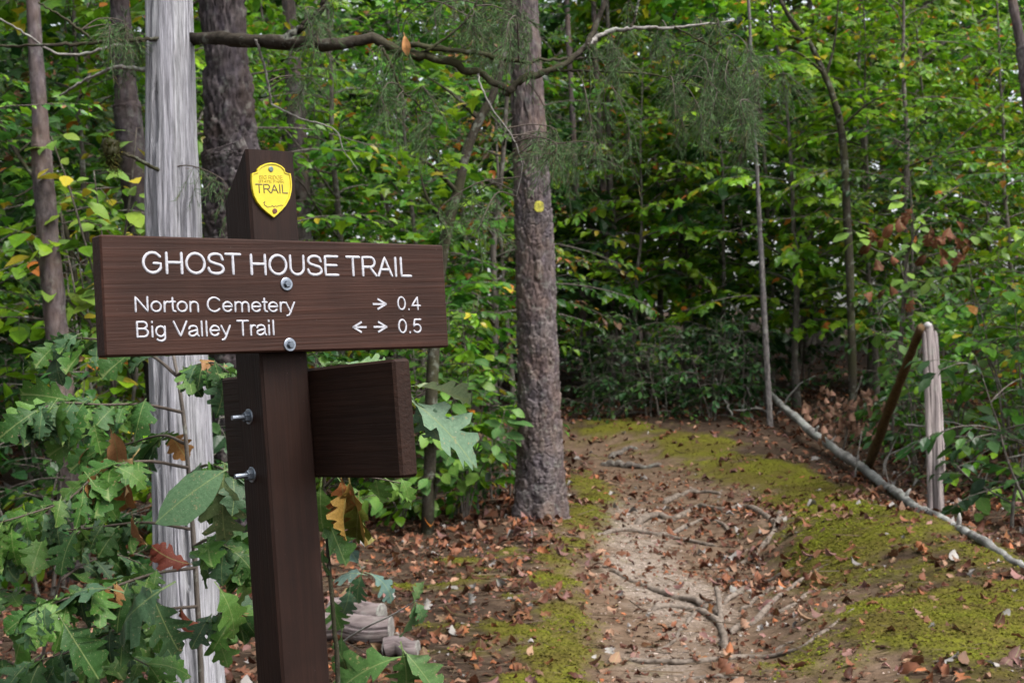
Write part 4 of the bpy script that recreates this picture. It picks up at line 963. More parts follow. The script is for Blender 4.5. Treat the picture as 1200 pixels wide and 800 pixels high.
def strokes(name, segs, y0, w, mat, parent, depth=.0007):
    mb = MB()
    for sgm in segs:
        P2 = np.array([to_plane(*p, y0) for p in sgm]); 
        for i in range(len(P2) - 1):
            a, c_ = P2[i], P2[i + 1]; e = (c_ - a) / (np.linalg.norm(c_ - a) + 1e-9); f = np.array((-e[1], e[0])); a = a - e * w * .45; c_ = c_ + e * w * .45
            q = [a + f * w / 2, c_ + f * w / 2, c_ - f * w / 2, a - f * w / 2]; k = depth + .00004 * i
            V = np.array([(p[0], y0 - k, p[1]) for p in q] + [(p[0], y0 + .0002, p[1]) for p in q])
            mb.add(V, np.array([(0, 1, 2, 3), (0, 4, 5, 1), (1, 5, 6, 2), (2, 6, 7, 3), (3, 7, 4, 0)]))
    m = mb.mesh(name, smooth=False, off=LB, color=False); fix_normals(m); return link(name, m, M[mat], parent)
def arrow(x0, x1, y, right=True):
    t, s = (x1, -1) if right else (x0, 1)
    strokes('arrow', [[(x0, y), (x1, y)], [(t, y), (t + s * 9, y - 5.6)], [(t, y), (t + s * 9, y + 5.6)]], -.0004, .0030, 'white', board)
arrow(437.5, 452, 356.2); arrow(438.5, 452.7, 382.9); arrow(414, 428.5, 383.2, False)

def disc(c, ax, r0, r1, h, n=20, sides=None):
    """short cylinder from c along ax"""
    ax = norm(ax); u = norm(np.cross(ax, (0, .3, 1))); v = np.cross(ax, u); a = np.arange(n) / n * 2 * np.pi
    rings = [(r0, 0), (r0, h * .7), (r1, h)]; V = []
    for r, t in rings: V += [c + ax * t + r * (math.cos(q) * u + math.sin(q) * v) for q in a]
    F = [np.array([(k * n + i, k * n + (i + 1) % n, (k + 1) * n + (i + 1) % n, (k + 1) * n + i) for k in range(2) for i in range(n)]), np.array([[2 * n + i for i in range(n)]])]
    return np.array(V), F
for px, py in ((335.5, 333), (339.3, 404)):
    x, z = to_plane(px, py, 0); c = np.array((x, 0, z))
    w = spart('washer', *disc(c, (0, -1, 0), .0105, .0095, .0022, 28), 'zinc', board)
    hd = spart('bolt_head', *disc(c + np.array((0, -.0022, 0)), (0, -1, 0), .0060, .0050, .0055, 6), 'zincdull', board)
def side_plane(px, py):
    o = RS.T @ (np.array((0, 0, CAMH)) - CS); d = RS.T @ ray(px, py); t = (PX0 - o[0]) / d[0]; p = o + d * t; return p
for px, py in ((292, 488), (295.5, 556)):
    c = side_plane(px, py); c[0] = PX0
    bt = spart('bolt', *disc(c, (-1, 0, 0), .0045, .004, .030, 12), 'zinc', sign)
    spart('washer', *disc(c, (-1, 0, 0), .0125, .0115, .002, 28), 'zinc', bt); spart('nut', *disc(c + np.array((-.002, 0, 0)), (-1, 0, 0), .0085, .0075, .008, 6), 'zincdull', bt)
# yellow shield
sh = [(370, 290), (372, 268), (400, 238), (450, 213), (500, 205), (550, 211), (600, 235), (628, 262), (634, 292), (660, 304), (684, 306), (692, 350), (697, 410), (694, 470), (676, 545), (640, 610), (590, 665), (527, 722), (470, 680), (415, 632), (370, 575), (342, 520), (325, 450), (318, 380), (320, 306), (345, 298)]
sh = [(255 + x / 8, 165 + y / 8) for x, y in sh]
P2 = np.array([to_plane(x, y, BT - .004) for x, y in sh]); cen = P2.mean(0); n = len(P2)
def shield(name, rings, mat, parent):
    V = []; 
    for s, y in rings: V += [(cen[0] + (p[0] - cen[0]) * s, BT - y, cen[1] + (p[1] - cen[1]) * s) for p in P2]
    F = [np.array([(k * n + i, k * n + (i + 1) % n, (k + 1) * n + (i + 1) % n, (k + 1) * n + i) for k in range(len(rings) - 1) for i in range(n)]), np.array([[(len(rings) - 1) * n + i for i in range(n)]])]
    return spart(name, np.array(V), F, mat, parent)
badge = shield('trail_badge', [(1, 0.0002), (1, .0042), (.985, .005), (.93, .005), (.91, .0036)], 'yellow', sign)
yb = BT - .0036
text_mesh('TRAIL', 'badgeprint', badge, (299.8, 226.2), (337.6, 227), (300, 215.3), yb, depth=.0005, w=.17)
text_mesh('BIG RIDGE', 'yellowdim', badge, (304, 210), (331.5, 210.6), (304, 205.2), yb, depth=.0006, w=.15)
text_mesh('STATE PARK', 'yellowdim', badge, (303, 214), (333, 214.6), (303, 210.9), yb, depth=.0006, w=.15)
strokes('emblem', [[(308.5, 238), (310.5, 236), (309.5, 240), (312, 241.5)], [(312, 242), (314, 243), (316, 242)], [(317, 242.5), (319, 241), (321, 242.5), (323, 241)], [(324, 242), (327, 241), (329, 240.5), (332, 241)]], yb, .0009, 'badgeprint', badge, .0004)
for (px, py, mt) in ((317.3, 198.3, 'screw'), (322, 247.5, 'rust')):
    x, z = to_plane(px, py, yb); spart('screw', *disc(np.array((x, yb, z)), (0, -1, 0), .0043, .003, .0015, 16), mt, badge)

# ------------------------------------------------------------------ blaze on the pine
def blaze():
    T = np.array(bp); z = at(631, 242, DP - .16)
    mb = MB(); L = at(631, 242, 1) - np.array((0, 0, CAMH)); 
    ax = np.array([np.interp(z[2], T[:, 2], T[:, i]) for i in (0, 1)]); r = 24.2 * px_ + .014
    g = np.random.default_rng(2); V = []; nx, nz = 8, 8
    a0 = math.atan2(at(631, 242, DP)[0] - ax[0], -.16) 
    xo = (at(631, 242, DP)[0] - ax[0]); a0 = math.asin(max(-.9, min(.9, xo / r)))
    for j in range(nz):
        for i in range(nx):
            u = (i / (nx - 1) - .5); v = (j / (nz - 1) - .5); k = (1 - .25 * (abs(v) * 2) ** 3)
            a = a0 + u * k * .068 / r; rr = r + .004 + .004 * g.random()
            V.append((ax[0] + rr * math.sin(a), ax[1] - rr * math.cos(a), z[2] + v * .078 * (1 - .2 * (abs(u) * 2) ** 3)))
    i = np.arange(nz - 1)[:, None] * nx + np.arange(nx - 1)[None]
    mb.add(V, np.stack([i, i + 1, i + 1 + nx, i + nx], -1).reshape(-1, 4)); o = link('paint_blaze', mb.mesh('paint_blaze', off=bp[0], color=False), plain('blaze_paint', (.28, .26, .02), .7, 0, 50, .9, .8, .01), blazed)
    o['label'] = 'small yellow paint blaze'
blaze()

# ------------------------------------------------------------------ fence post, leaning rail, fallen log
fb = gp(1099, 600); DF = fb[1]; uf = DF / FPX
fp_ = [np.array((fb[0], fb[1], fb[2] - .25)), fb, at(1096, 500, DF), at(1091, 420, DF), at(1087.5, 381, DF)]
o = thing('fence_post', 'weathered grey split fence post standing by the fallen log', 'fence post', fb)
mb = MB(); mb.add(*bark_trunk(fp_, [8 * uf, 8 * uf, 7 * uf, 6.4 * uf, 5.4 * uf], 70, 220, 'snag', 6, .0, amp=1.7)); link('post', mb.mesh('post', off=fb), M['post'], o)
mb = MB(); mb.add(*bark_trunk([at(1090, 596, DF - .03), at(1088, 500, DF - .03), at(1083, 398, DF - .03), at(1081, 392, DF - .03)], [3 * uf, 3.6 * uf, 2.6 * uf, .4 * uf], 24, 80, 'snag', 12, .0)); link('splinter', mb.mesh('splinter', off=fb), M['post'], o)
mb = MB(); mb.add(*bark_trunk([at(1104, 560, DF + .02), at(1100, 480, DF + .02), at(1096, 398, DF + .02), at(1095, 388, DF + .02)], [4.5 * uf, 5 * uf, 3.5 * uf, .5 * uf], 20, 60, 'snag', 9, .0)); link('splinter', mb.mesh('splinter', off=fb), M['post'], o)
mb = MB(); c = at(1087, 382, DF); mb.add(*tube(np.array([c - (0, 0, .015), c + (.003, 0, .012), c + (0, 0, .03)]), [5.6 * uf, 4.8 * uf, 1.2 * uf], 9, .6, seed=5)); link('bleached_top', mb.mesh('bleached_top', off=fb, color=False), plain('bleached_wood', (.30, .29, .28), .8), o)
rb = gp(1013, 553); rt = at(1079, 384, DF - .08)
mb = MB(); mb.add(*tube(smooth_line([rb - (0, 0, .05), rb * .65 + rt * .35 + (.006, 0, .0), rb * .3 + rt * .7, rt], 40), np.linspace(6.0 * uf * 1.2, 5 * uf, 40), 10, .2, seed=4))
o = link('leaning_rail', mb.mesh('leaning_rail', off=rb, color=False), M['rail']); o.location = rb; tag(o, 'dark brown rail leaning against the fence post', 'rail')

lp = [gp(x, y) for x, y in ((900, 486), (930, 503), (962, 528), (1000, 552), (1040, 576), (1085, 603), (1130, 626), (1200, 664), (1260, 695))]
rad = [.028, .042, .046, .044, .040, .034, .028, .022, .018]; lift = [.22, .17, .11, .06, .03, .02, .02, .02, .02]
gk = np.random.default_rng(77); lpts = smooth_line([p + (.03 * gk.normal(), .05 * gk.normal(), r * .75 + q + .008 * gk.normal()) for p, r, q in zip(lp, rad, lift)], 160); lpts[:, 2] += .006 * np.sin(np.arange(160) * .31) + .004 * gk.normal(size=160)
o = thing('fallen_log', 'pale lichened fallen log lying slantwise below the fence post', 'log', lp[4])
mb = MB(); mb.add(*tube(lpts, np.interp(np.linspace(0, 1, 160), np.linspace(0, 1, 9), rad) * .86 * (.85 + .35 * vnoise(np.arange(160) * .22, np.zeros(160), 6)), 14, .22, seed=3))
for q in (38, 64, 92, 118): mb.add(*tube(np.array([lpts[q], lpts[q] + (.01 * (q % 3 - 1), -.02, .06), lpts[q] + (.03 * (q % 3 - 1), -.03, .09 + .03 * (q % 2))]), (.016, .012, .004), 6, .3)); link('trunk', mb.mesh('trunk', off=lp[4], color=False), M['birch'], o)
DL = lp[0][1]
for pxd in ([(903, 487, DL), (890, 478, DL - .3), (866, 481, DL - .5), (858, 480, DL - .5)], [(905, 484, DL), (886, 477, DL - .2), (880, 465, DL - .2), (875, 453, DL - .2)], [(912, 488, DL), (920, 470, DL - .1), (935, 452, DL - .1), (955, 440, DL)], [(858, 487, DL - .4), (848, 465, DL - .2), (838, 442, DL)]):
    bough('broken_branch', o, lp[4], pxd, .016, .006, 'palebark', 14, 5, .2, 3)
o2 = thing('dead_branch', 'thin forked dead branch crossing behind the fence post', 'branch', gp(1030, 560))
bb = np.array(o2.location)
for pxd, r in (([(1035, 556, 11.2), (1040, 535, 11.2), (1060, 525, 11.1), (1090, 512, 11), (1150, 511, 10.9), (1210, 500, 10.8)], .008), ([(1060, 497, 11), (1085, 499, 11), (1106, 493, 10.9), (1150, 503, 10.8), (1210, 508, 10.7)], .008), ([(1106, 493, 10.9), (1102, 503, 10.9), (1100, 506, 10.9)], .006), ([(1060, 525, 11.1), (1066, 545, 11.1), (1050, 560, 11.1)], .005), ([(1110, 512, 10.95), (1106, 525, 10.9), (1112, 520, 10.9)], .004), ([(1002, 560, 11.6), (1006, 530, 11.6), (1010, 505, 11.7)], .006), ([(1045, 575, 11), (1038, 545, 11.1), (1050, 515, 11.2)], .005), ([(1150, 585, 10.6), (1160, 550, 10.7), (1190, 535, 10.8)], .005)):
    bough('twig', o2, bb, pxd, r, r * .5, 'palebark', 20, 5, .2, 2)

# withered brown-leaved sapling by the rail
wb = gp(985, 535); ws = thing('withered_sapling', 'small withered sapling with drooping pinkish brown leaves beside the rail', 'sapling', wb)
DW = wb[1]; gg = np.random.default_rng(33)
bough('stem', ws, wb, [(985, 545, DW), (992, 510, DW), (1000, 470, DW), (1010, 440, DW)], .012, .005, 'bark', 14, 6, .1, 1)
for ends in (((997, 485), (970, 475), (945, 482)), ((996, 490), (975, 495), (958, 505)), ((1000, 470), (1012, 462), (1028, 472)), ((1000, 478), (985, 468), (968, 462)), ((994, 500), (1005, 498), (1020, 500))):
    L = smooth_line([at(x, y, DW - .2 * i) for i, (x, y) in enumerate(ends)], 10); mb = MB(); mb.add(*tube(L, np.linspace(.005, .002, 10), 5)); link('branch', mb.mesh('branch', off=wb, color=False), M['twig'], ws)
    for q in range(15):
        p = L[min(9, 1 + q * 2 // 3)] + gg.normal(size=3) * .05; d = norm(np.array((.5 * gg.normal(), -.3, -1 + .2 * gg.normal())))
        leaf_obj('leaf', DEADM[(2, 6, 3)[q % 3]], p, d, norm(np.array((.4 * gg.normal(), -1, .25))), .10 * (.7 + .5 * gg.random()), np.array((.23, .125, .09)) * (.75 + .5 * gg.random()), ws, wb)

# ------------------------------------------------------------------ leafy shrubs with leaves one can pick apart
def spray_shrub(name, label, base, stems, nl, leafm, pal, size, seed, mat='bark', cat='shrub', r=.006):
    g = np.random.default_rng(seed); o = thing(name, label, cat, base); k = 0
    for pxd in stems:
        n = 16; L = smooth_line([base + (0, 0, -.03)] + [at(*p) for p in pxd], n); mb = MB(); mb.add(*tube(L, np.linspace(r, r * .3, n), 5, .1)); link('stem', mb.mesh('stem', off=base, color=False), M[mat], o)
        for q in range(nl):
            t = .3 + .7 * q / (nl - 1); i = min(int(t * (n - 1)), n - 2); p = L[i] + (L[i + 1] - L[i]) * (t * (n - 1) - i); a = g.random() * 6.28
            td = norm(L[i + 1] - L[i]); d = norm(td * .3 + np.array((math.cos(a), math.sin(a), 0)) * .8 + np.array((0, 0, -.15 + .2 * g.normal())))
            e = p + d * (.03 + .10 * g.random() * (1 - .5 * t))
            if np.linalg.norm(e - p) > .04:
                mb = MB(); mb.add(*tube(np.array((p, (p + e) / 2, e)), (.002, .0016, .001), 3, cap=False)); link('twig', mb.mesh('twig', off=base, color=False), M['twig'], o)
            c = np.array(pal[g.integers(len(pal))]) * (.8 + .45 * g.random())
            leaf_obj('leaf', leafm[g.integers(len(leafm))], e, norm(d + np.array((0, -.2, -.35))), norm(np.array((.3 * g.normal(), -.45 + .3 * g.normal(), 1))), size * (.65 + .6 * g.random()), c, o, base)
    return o
sgp = lambda x, y: gp(x, y)
PG = [(.06, .14, .03), (.08, .17, .03), (.045, .11, .03), (.10, .19, .03)]
db = gp(545, 612); spray_shrub('leafy_shrub', 'broad leaved green shrub hugging the left side of the blazed pine', db, [[(540, 540, db[1]), (525, 470, db[1] - .2), (500, 430, db[1] - .3)], [(555, 540, db[1]), (565, 480, db[1] - .1), (575, 420, db[1])], [(535, 560, db[1] - .1), (520, 520, db[1] - .3), (500, 500, db[1] - .4)], [(560, 560, db[1] - .1), (580, 520, db[1] - .3), (592, 480, db[1] - .3)], [(550, 520, db[1]), (548, 440, db[1] - .2), (540, 360, db[1] - .2)]], 19, OVAM, PG, .14, 51)
db = gp(470, 622); spray_shrub('leafy_shrub', 'low bright green shrub behind the side board of the sign', db, [[(468, 580, db[1]), (455, 545, db[1] - .2), (440, 520, db[1] - .3)], [(480, 585, db[1] - .1), (500, 560, db[1] - .3), (520, 555, db[1] - .4)], [(475, 570, db[1]), (478, 520, db[1]), (490, 470, db[1])], [(462, 590, db[1] - .1), (440, 580, db[1] - .3), (425, 585, db[1] - .3)]], 15, OVAM, PG, .13, 52)
YG = [(.13, .22, .03), (.10, .19, .03), (.16, .24, .03), (.34, .28, .02)]
db = gp(140, 640); spray_shrub('yellow_green_sapling', 'yellow green leaved sapling just left of the grey snag', db, [[(135, 500, 8.2), (125, 330, 8.2), (110, 200, 8.0)], [(130, 400, 8.2), (150, 250, 7.8), (160, 150, 7.6)], [(130, 420, 8.2), (90, 250, 7.9), (60, 160, 7.8)], [(135, 450, 8.2), (160, 330, 8), (165, 240, 7.8)], [(130, 430, 8.2), (60, 330, 8), (30, 280, 8)]], 26, OVAM, YG, .13, 53, r=.012)
db = gp(1150, 612); spray_shrub('ground_seedling', 'two leaved green seedling on the ground right of the fence post', db, [[(1160, 588, db[1] - .2), (1172, 582, db[1] - .3)], [(1150, 590, db[1] - .2), (1140, 580, db[1] - .3)]], 4, OVAM, PG, .13, 54, r=.003)
db = gp(1120, 560); spray_shrub('leafy_shrub', 'glossy green branching shrub right behind the fence post top', db, [[(1120, 500, db[1]), (1080, 420, db[1] - .3), (1020, 385, db[1] - .8)], [(1130, 480, db[1]), (1160, 410, db[1] - .4), (1200, 395, db[1] - .8)], [(1125, 470, db[1]), (1140, 400, db[1] - .2), (1160, 350, db[1] - .3)], [(1115, 520, db[1]), (1060, 450, db[1] - .2), (1040, 420, db[1] - .3)], [(1135, 520, db[1]), (1180, 470, db[1] - .2), (1210, 450, db[1] - .4)]], 17, OVAM, PG, .15, 55, r=.009)
db = gp(1040, 560); db = at(1040, 470, 12.5); db[2] = gz(db[0], db[1]); spray_shrub('leafy_sapling', 'bright green sapling with rusty dead leaves behind the leaning rail', db, [[(1060, 330, 12.5), (1070, 270, 12.3), (1065, 200, 12.2)], [(1060, 330, 12.5), (1020, 290, 12.2), (1000, 270, 12)], [(1065, 330, 12.5), (1120, 290, 12.2), (1170, 250, 12)], [(1062, 350, 12.5), (1090, 330, 12.2), (1130, 320, 12)]], 20, OVAM, [(.11, .21, .03), (.08, .16, .03), (.14, .24, .03)], .15, 56, r=.012)
ob3 = [o for o in bpy.data.objects if o.name.startswith('leafy_sapling')][0]; gg = np.random.default_rng(8)
for (px, py, n) in ((1110, 285, 12), (1045, 345, 4), (1060, 255, 5), (1030, 285, 5), (1100, 270, 5)):
    for q in range(n):
        oo = leaf_obj('leaf', DEADM[q % 6], at(px + gg.normal() * 14, py + gg.normal() * 9, 12.0 + .1 * gg.normal()), norm(np.array((.5 * gg.normal(), -.3, -1))), norm(np.array((.4 * gg.normal(), -1, .3))), .15 * (.7 + .5 * gg.random()), np.array((.13, .05, .026)) * (.5 + .9 * gg.random()), ob3, np.array(ob3.location))
# curved dark saplings
def curved_tree(name, label, pts, d, r0, r1, leaves, pal, seed):
    base = np.array(at(*pts[0], d)); base[2] = gz(base[0], base[1]); o = thing(name, label, 'tree', base); g = np.random.default_rng(seed)
    L = smooth_line([base - (0, 0, .05)] + [at(x, y, d) for x, y in pts[1:]], 40); mb = MB(); mb.add(*tube(L, np.linspace(r0, r1, 40), 8, .15, seed=seed)); link('trunk', mb.mesh('trunk', off=base, color=False), M['darkbark'], o)
    P = []; D = []; N = []
    for b in leaves:
        B = smooth_line([at(x, y, d + z) for x, y, z in b], 16); mb = MB(); mb.add(*tube(B, np.linspace(r1 * .9, .003, 16), 5, .1)); link('branch', mb.mesh('branch', off=base, color=False), M['darkbark'], o)
        for q in range(34): i = g.integers(5, 16); P.append(B[i] + g.normal(size=3) * np.array((.22, .22, .10))); D.append(np.array((g.normal(), g.normal(), -.3))); N.append(np.array((.3 * g.normal(), .3 * g.normal(), 1)))
    fol = MB(); P = np.array(P); scatter(fol, TM[0], P, np.array(D), np.array(N), .11 * (.7 + .6 * g.random(len(P))), pick_cols(g, len(P), pal)); c = link('crown', fol.mesh('crown', smooth=False, off=base), M['leaf'], o); c['kind'] = 'stuff'
curved_tree('leaning_sapling', 'slender dark stem leaning between the sign and the blazed pine', [(500, 640), (508, 420), (520, 290), (536, 225), (548, 175), (562, 140), (578, 110), (590, 60), (596, -40)], 9.3, .045, .022, [[(536, 225, 0), (500, 190, -.2), (470, 180, -.4)], [(525, 270, 0), (500, 230, .2), (490, 190, .3)], [(562, 140, 0), (530, 110, 0), (500, 90, 0)], [(520, 290, 0), (480, 290, -.2), (440, 280, -.3)]], YELL, 61)
curved_tree('forked_sapling', 'dark forked sapling stem in the upper right foliage', [(1000, 500), (996, 330), (988, 170), (978, 120), (965, 85), (948, 50), (925, 20), (905, -20)], 14.6, .05, .02, [[(968, 90, 0), (978, 50, 0), (982, 5, 0), (985, -20, 0)], [(965, 85, 0), (930, 60, -.2), (900, 70, -.4)], [(985, 150, 0), (1020, 120, -.2), (1050, 110, -.4)], [(948, 50, 0), (920, 40, .2), (890, 20, .3)]], YELL, 62)
curved_tree('bowed_sapling', 'thin dark stem bowing in from the left edge', [(95, 560), (92, 380), (84, 300), (70, 250), (45, 215), (20, 180), (-5, 130), (-20, 60)], 9.0, .02, .010, [[(45, 215, 0), (20, 230, -.1), (-10, 235, -.2)], [(20, 180, 0), (40, 160, .1), (60, 120, .2)]], GREEN, 63)

# the orange leaf caught on the bough
lf = leaf_obj('caught_leaf', DEADM[6], at(474, 42, 4.66), norm(np.array((.15, -.1, -1))), norm(np.array((.1, -1, .1))), .075, (.50, .24, .10)); tag(lf, 'single pale orange dead leaf hanging from the mossy bough', 'leaf')

# ------------------------------------------------------------------ roots
ROOTS = [
    ('thin root curving across the gravelly middle of the trail', [(715, 668), (738, 680), (768, 693), (800, 703), (830, 715), (845, 724)], 4, 5),
    ('thick forked root in the middle of the trail', [(764, 715), (790, 711), (815, 717), (832, 724), (843, 733), (848, 746), (849, 760)], 5, 6),
    ('short stub root sticking up at the fork in the trail', [(840, 704), (843, 715), (845, 732)], 4, 5),
    ('root running up right from the fork to the mossy bank', [(848, 708), (866, 696), (884, 687), (910, 677), (940, 662), (955, 655)], 5, 3),
    ('thin upper root between two parallel roots on the right of the trail', [(868, 716), (884, 705), (905, 691), (930, 683), (950, 676)], 3.5, 2),
    ('long grey root climbing from the trail onto the mossy bank', [(856, 743), (870, 735), (886, 728), (905, 708), (928, 689), (955, 673), (985, 660), (1004, 655)], 6, 3),
    ('long low root across the bottom of the trail', [(735, 774), (765, 777), (800, 778), (840, 774), (880, 770), (915, 768), (945, 757), (970, 738), (990, 723), (1003, 714)], 5, 3),
    ('small root tip at the bottom edge of the trail', [(800, 797), (830, 793), (860, 796), (880, 806)], 4, 3),
    ('large root arching over the eroded hollow of the trail', [(745, 614), (770, 606), (795, 609), (818, 597), (845, 600), (868, 596), (890, 602), (912, 613)], 6, 5),
    ('pale root above the arching root', [(779, 590), (795, 582), (810, 578), (828, 577), (845, 579)], 5, 3),
    ('twisted root under the arching root', [(770, 628), (795, 623), (815, 612), (835, 610), (848, 616), (856, 626)], 4, 3),
    ('dark root forming a step across the far trail', [(706, 545), (728, 547), (750, 549), (775, 546)], 6, 4),
    ('dark bent root on the far trail above the step', [(715, 538), (724, 534), (733, 528), (746, 526)], 5, 3),
    ('root looping over the right bank edge beside the long grey root', [(900, 722), (925, 712), (950, 695), (975, 690), (1000, 680)], 4, 2),
    ('knotted root crossing above the gravel patch', [(700, 628), (730, 622), (765, 626), (800, 634), (840, 640)], 4, 3),
    ('root descending the right side of the hollow', [(915, 600), (908, 622), (892, 645), (868, 662), (846, 672)], 5, 3),
    ('slim root branching off the thick forked root', [(815, 718), (800, 735), (790, 752), (770, 762)], 4, 2),
    ('short twig-like root beside the long low root', [(905, 765), (918, 757), (930, 752)], 3, 2)]
for k, (lab, pts, w0, w1) in enumerate(ROOTS):
    W = [gp(*p) for p in pts]; d = W[0][1]; L = smooth_line(W, 36); R = np.linspace(w0, w1, 36) * .74 * d / FPX
    gk = np.random.default_rng(k + 300); L[:, 2] = height(L[:, 0], L[:, 1]) + R * (-.1 + 1.25 * vnoise(np.arange(36) * .35, np.full(36, k * 3.), 4)); L[0, 2] -= R[0] * 1.2; L[-1, 2] -= R[-1] * 1.2
    if 'stub' in lab: L[:, 2] += np.linspace(.06, 0, 36)
    mb = MB(); mb.add(*tube(L, R * (1 + .25 * (vnoise(np.arange(36) * .5, np.full(36, k + .5), 8) - .5)), 9, .22, seed=k)); base = W[len(W) // 2]
    o = link('exposed_root', mb.mesh('exposed_root', off=base, color=False), M['root'] if 'dark' not in lab else M['bark']); o.location = base; tag(o, lab, 'root', 'exposed tree roots on the trail')

# ------------------------------------------------------------------ cut logs at the lower left
def cut_log(label, a, b_, r, seed):
    a = np.array(a); b_ = np.array(b_); o = thing('cut_log', label, 'log', (a + b_) / 2 - (0, 0, r), 'cut logs beside the sign'); base = np.array(o.location)
    mb = MB(); mb.add(*bark_trunk([a, a * .6 + b_ * .4 + np.array((0, .01, .012)), a * .25 + b_ * .75 + np.array((0, -.008, -.004)), b_], [r * 1.05, r * .94, r * 1.02, r * .9], 70, 90, 'snag', seed, .0, amp=1.1)); link('bark', mb.mesh('bark', off=base), M['log'], o)
    for e, s in ((a, -1), (b_, 1)):
        ax = norm(b_ - a) * s; V, F = disc(e, ax, r * .93, r * .86, .006, 24); mb = MB(); mb.add(V, F); m = mb.mesh('cut_end', off=base, color=False, smooth=False); fix_normals(m); link('cut_end', m, M['palebark'], o)
pa, pb = gp(360, 752), gp(456, 757)
cut_log('pale pinkish cut log lying right behind the post', np.array((pa[0], pa[1] + .0, pa[2] + .058)), np.array((pb[0], pa[1] - .05, gz(pb[0], pa[1]) + .058)), .062, 31)
pa, pb = gp(385, 733), gp(470, 735)
cut_log('second weathered cut log half hidden behind the first', np.array((pa[0], pa[1] + .15, gz(pa[0], pa[1]) + .045)), np.array((pb[0] - .1, pb[1] + .1, gz(pb[0], pb[1]) + .045)), .055, 32)
pa, pb = gp(452, 768), gp(490, 766)
cut_log('short dark log stub at the end of the pale cut log', np.array((pa[0], pa[1] + .0, pa[2] + .035)), np.array((pb[0], pb[1] - .06, pb[2] + .035)), .04, 33)

# ------------------------------------------------------------------ fallen leaves, moss, gravel, needles
g = np.random.default_rng(71)
DT = [tpl_shape(s, bend=b_, fold=f, twist=t, seed=40 + i, wav=.05, petiole=.1) for i, (s, b_, f, t) in enumerate(((OAK, 1.2, .5, .6), (OAK2, -.9, -.5, -.8), (LAN, 1.6, .7, .8), (OVA, -1.2, -.8, .9), (OBO, 1.3, .6, -.7), (OAK2, .9, .7, 1.2), (LAN, .7, .5, .3), (OBO, -.9, -.6, .4)))]
LIT = [((.175, .078, .040), 4, 'rust brown'), ((.27, .165, .105), 2.6, 'pale tan'), ((.085, .036, .020), 4, 'dark brown'), ((.30, .125, .05), .9, 'orange'), ((.20, .11, .095), 1.2, 'pinkish'), ((.27, .25, .24), .7, 'whitish')]
def sample(n, x0, x1, y0, y1): return x0 + (x1 - x0) * g.random(n), y0 + (y1 - y0) * g.random(n)
# density of the litter
def dens(x, y):
    mo, di, gr = masks(x, y); c = fbm(x * 1.5, y * 1.5, 55, 3)
    hol = blob(x, y, 885, 640, 55, 30) + blob(x, y, 850, 745, 60, 30)
    return np.clip((1 - .60 * mo) * (1 - .50 * di) * (1 - .85 * gr) + .6 * np.minimum(hol, 1) , 0, 1) * (.25 + 1.2 * c)
X = []; Y = []
for n, b_ in ((7500, (-4.5, 5.5, 4.7, 11)), (7500, (-7, 7, 10.5, 19)), (2200, (-8, 9, 18, 28))):
    x, y = sample(n * 2, *b_); k = g.random(n * 2) < dens(x, y) * .70; X.append(x[k]); Y.append(y[k])
X, Y = np.concatenate(X), np.concatenate(Y); n = len(X); Z = height(X, Y)
SZ = .074 * (.4 + .9 * g.random(n)); w = np.array([l[1] for l in LIT]); ci = g.choice(len(LIT), n, p=w / w.sum())
COLS = np.array([l[0] for l in LIT])[ci] * (.5 + .6 * g.random((n, 1))); AN = g.random(n) * 6.283; NX = g.normal(size=(n, 3)) * np.array((.28, .28, 0)) + (0, 0, 1)
flip = g.random(n) < .35; TI = g.integers(len(DT), size=n)
Dd = np.stack([np.cos(AN), np.sin(AN), .12 * g.normal(size=n)], 1)
# the largest seen become leaves of their own
pxs = 600 + X / Y * FPX; pys = 400 + (CAMH - Z) / Y * FPX; insight = (pxs > 380) & (pxs < 1195) & (pys < 795)
score = np.where(insight, SZ / Y, 0); order = np.argsort(-score); own = order[:280]; mask = np.ones(n, bool); mask[own] = False
mb = MB(); CHEAP = [tpl_ovate(.30, .5, .3), tpl_ovate(.34, -.4, -.3), tpl_maple(.45), tpl_ovate(.26, .7, .4)]
for k in range(4):
    ii = np.where(mask & (Y > 8.5) & (TI % 4 == k))[0]; scatter(mb, CHEAP[k], np.stack([X, Y, Z + .012 + .01 * SZ / .08], 1)[ii], Dd[ii], NX[ii], SZ[ii], COLS[ii])
for k in range(len(DT)):
    ii = np.where(mask & (Y <= 8.5) & (TI == k))[0]; scatter(mb, DT[k], np.stack([X, Y, Z + .012 + .01 * SZ / .08], 1)[ii], Dd[ii], NX[ii], SZ[ii], COLS[ii])
o = link('fallen_leaves', mb.mesh('fallen_leaves'), M['litter']); tag(o, 'brown and tan leaf litter covering the forest floor', 'leaf litter', kind='stuff')
mo, di, gr = masks(X, Y)
for i in own:
    zone_ = 'on the bare trail' if di[i] > .5 else ('on the moss right of the trail' if X[i] > 1.2 and mo[i] > .4 else ('right of the trail' if X[i] > 1.0 else ('on the moss left of the trail' if mo[i] > .4 else 'left of the trail')))
    o = leaf_obj('fallen_leaf', DEADM[TI[i]], (X[i], Y[i], Z[i] + .014), Dd[i], NX[i], SZ[i], COLS[i]); lab = f'{LIT[ci[i]][2]} fallen leaf lying {zone_}'
    tag(o, lab, 'leaf', f'{LIT[ci[i]][2]} fallen leaves {zone_}')

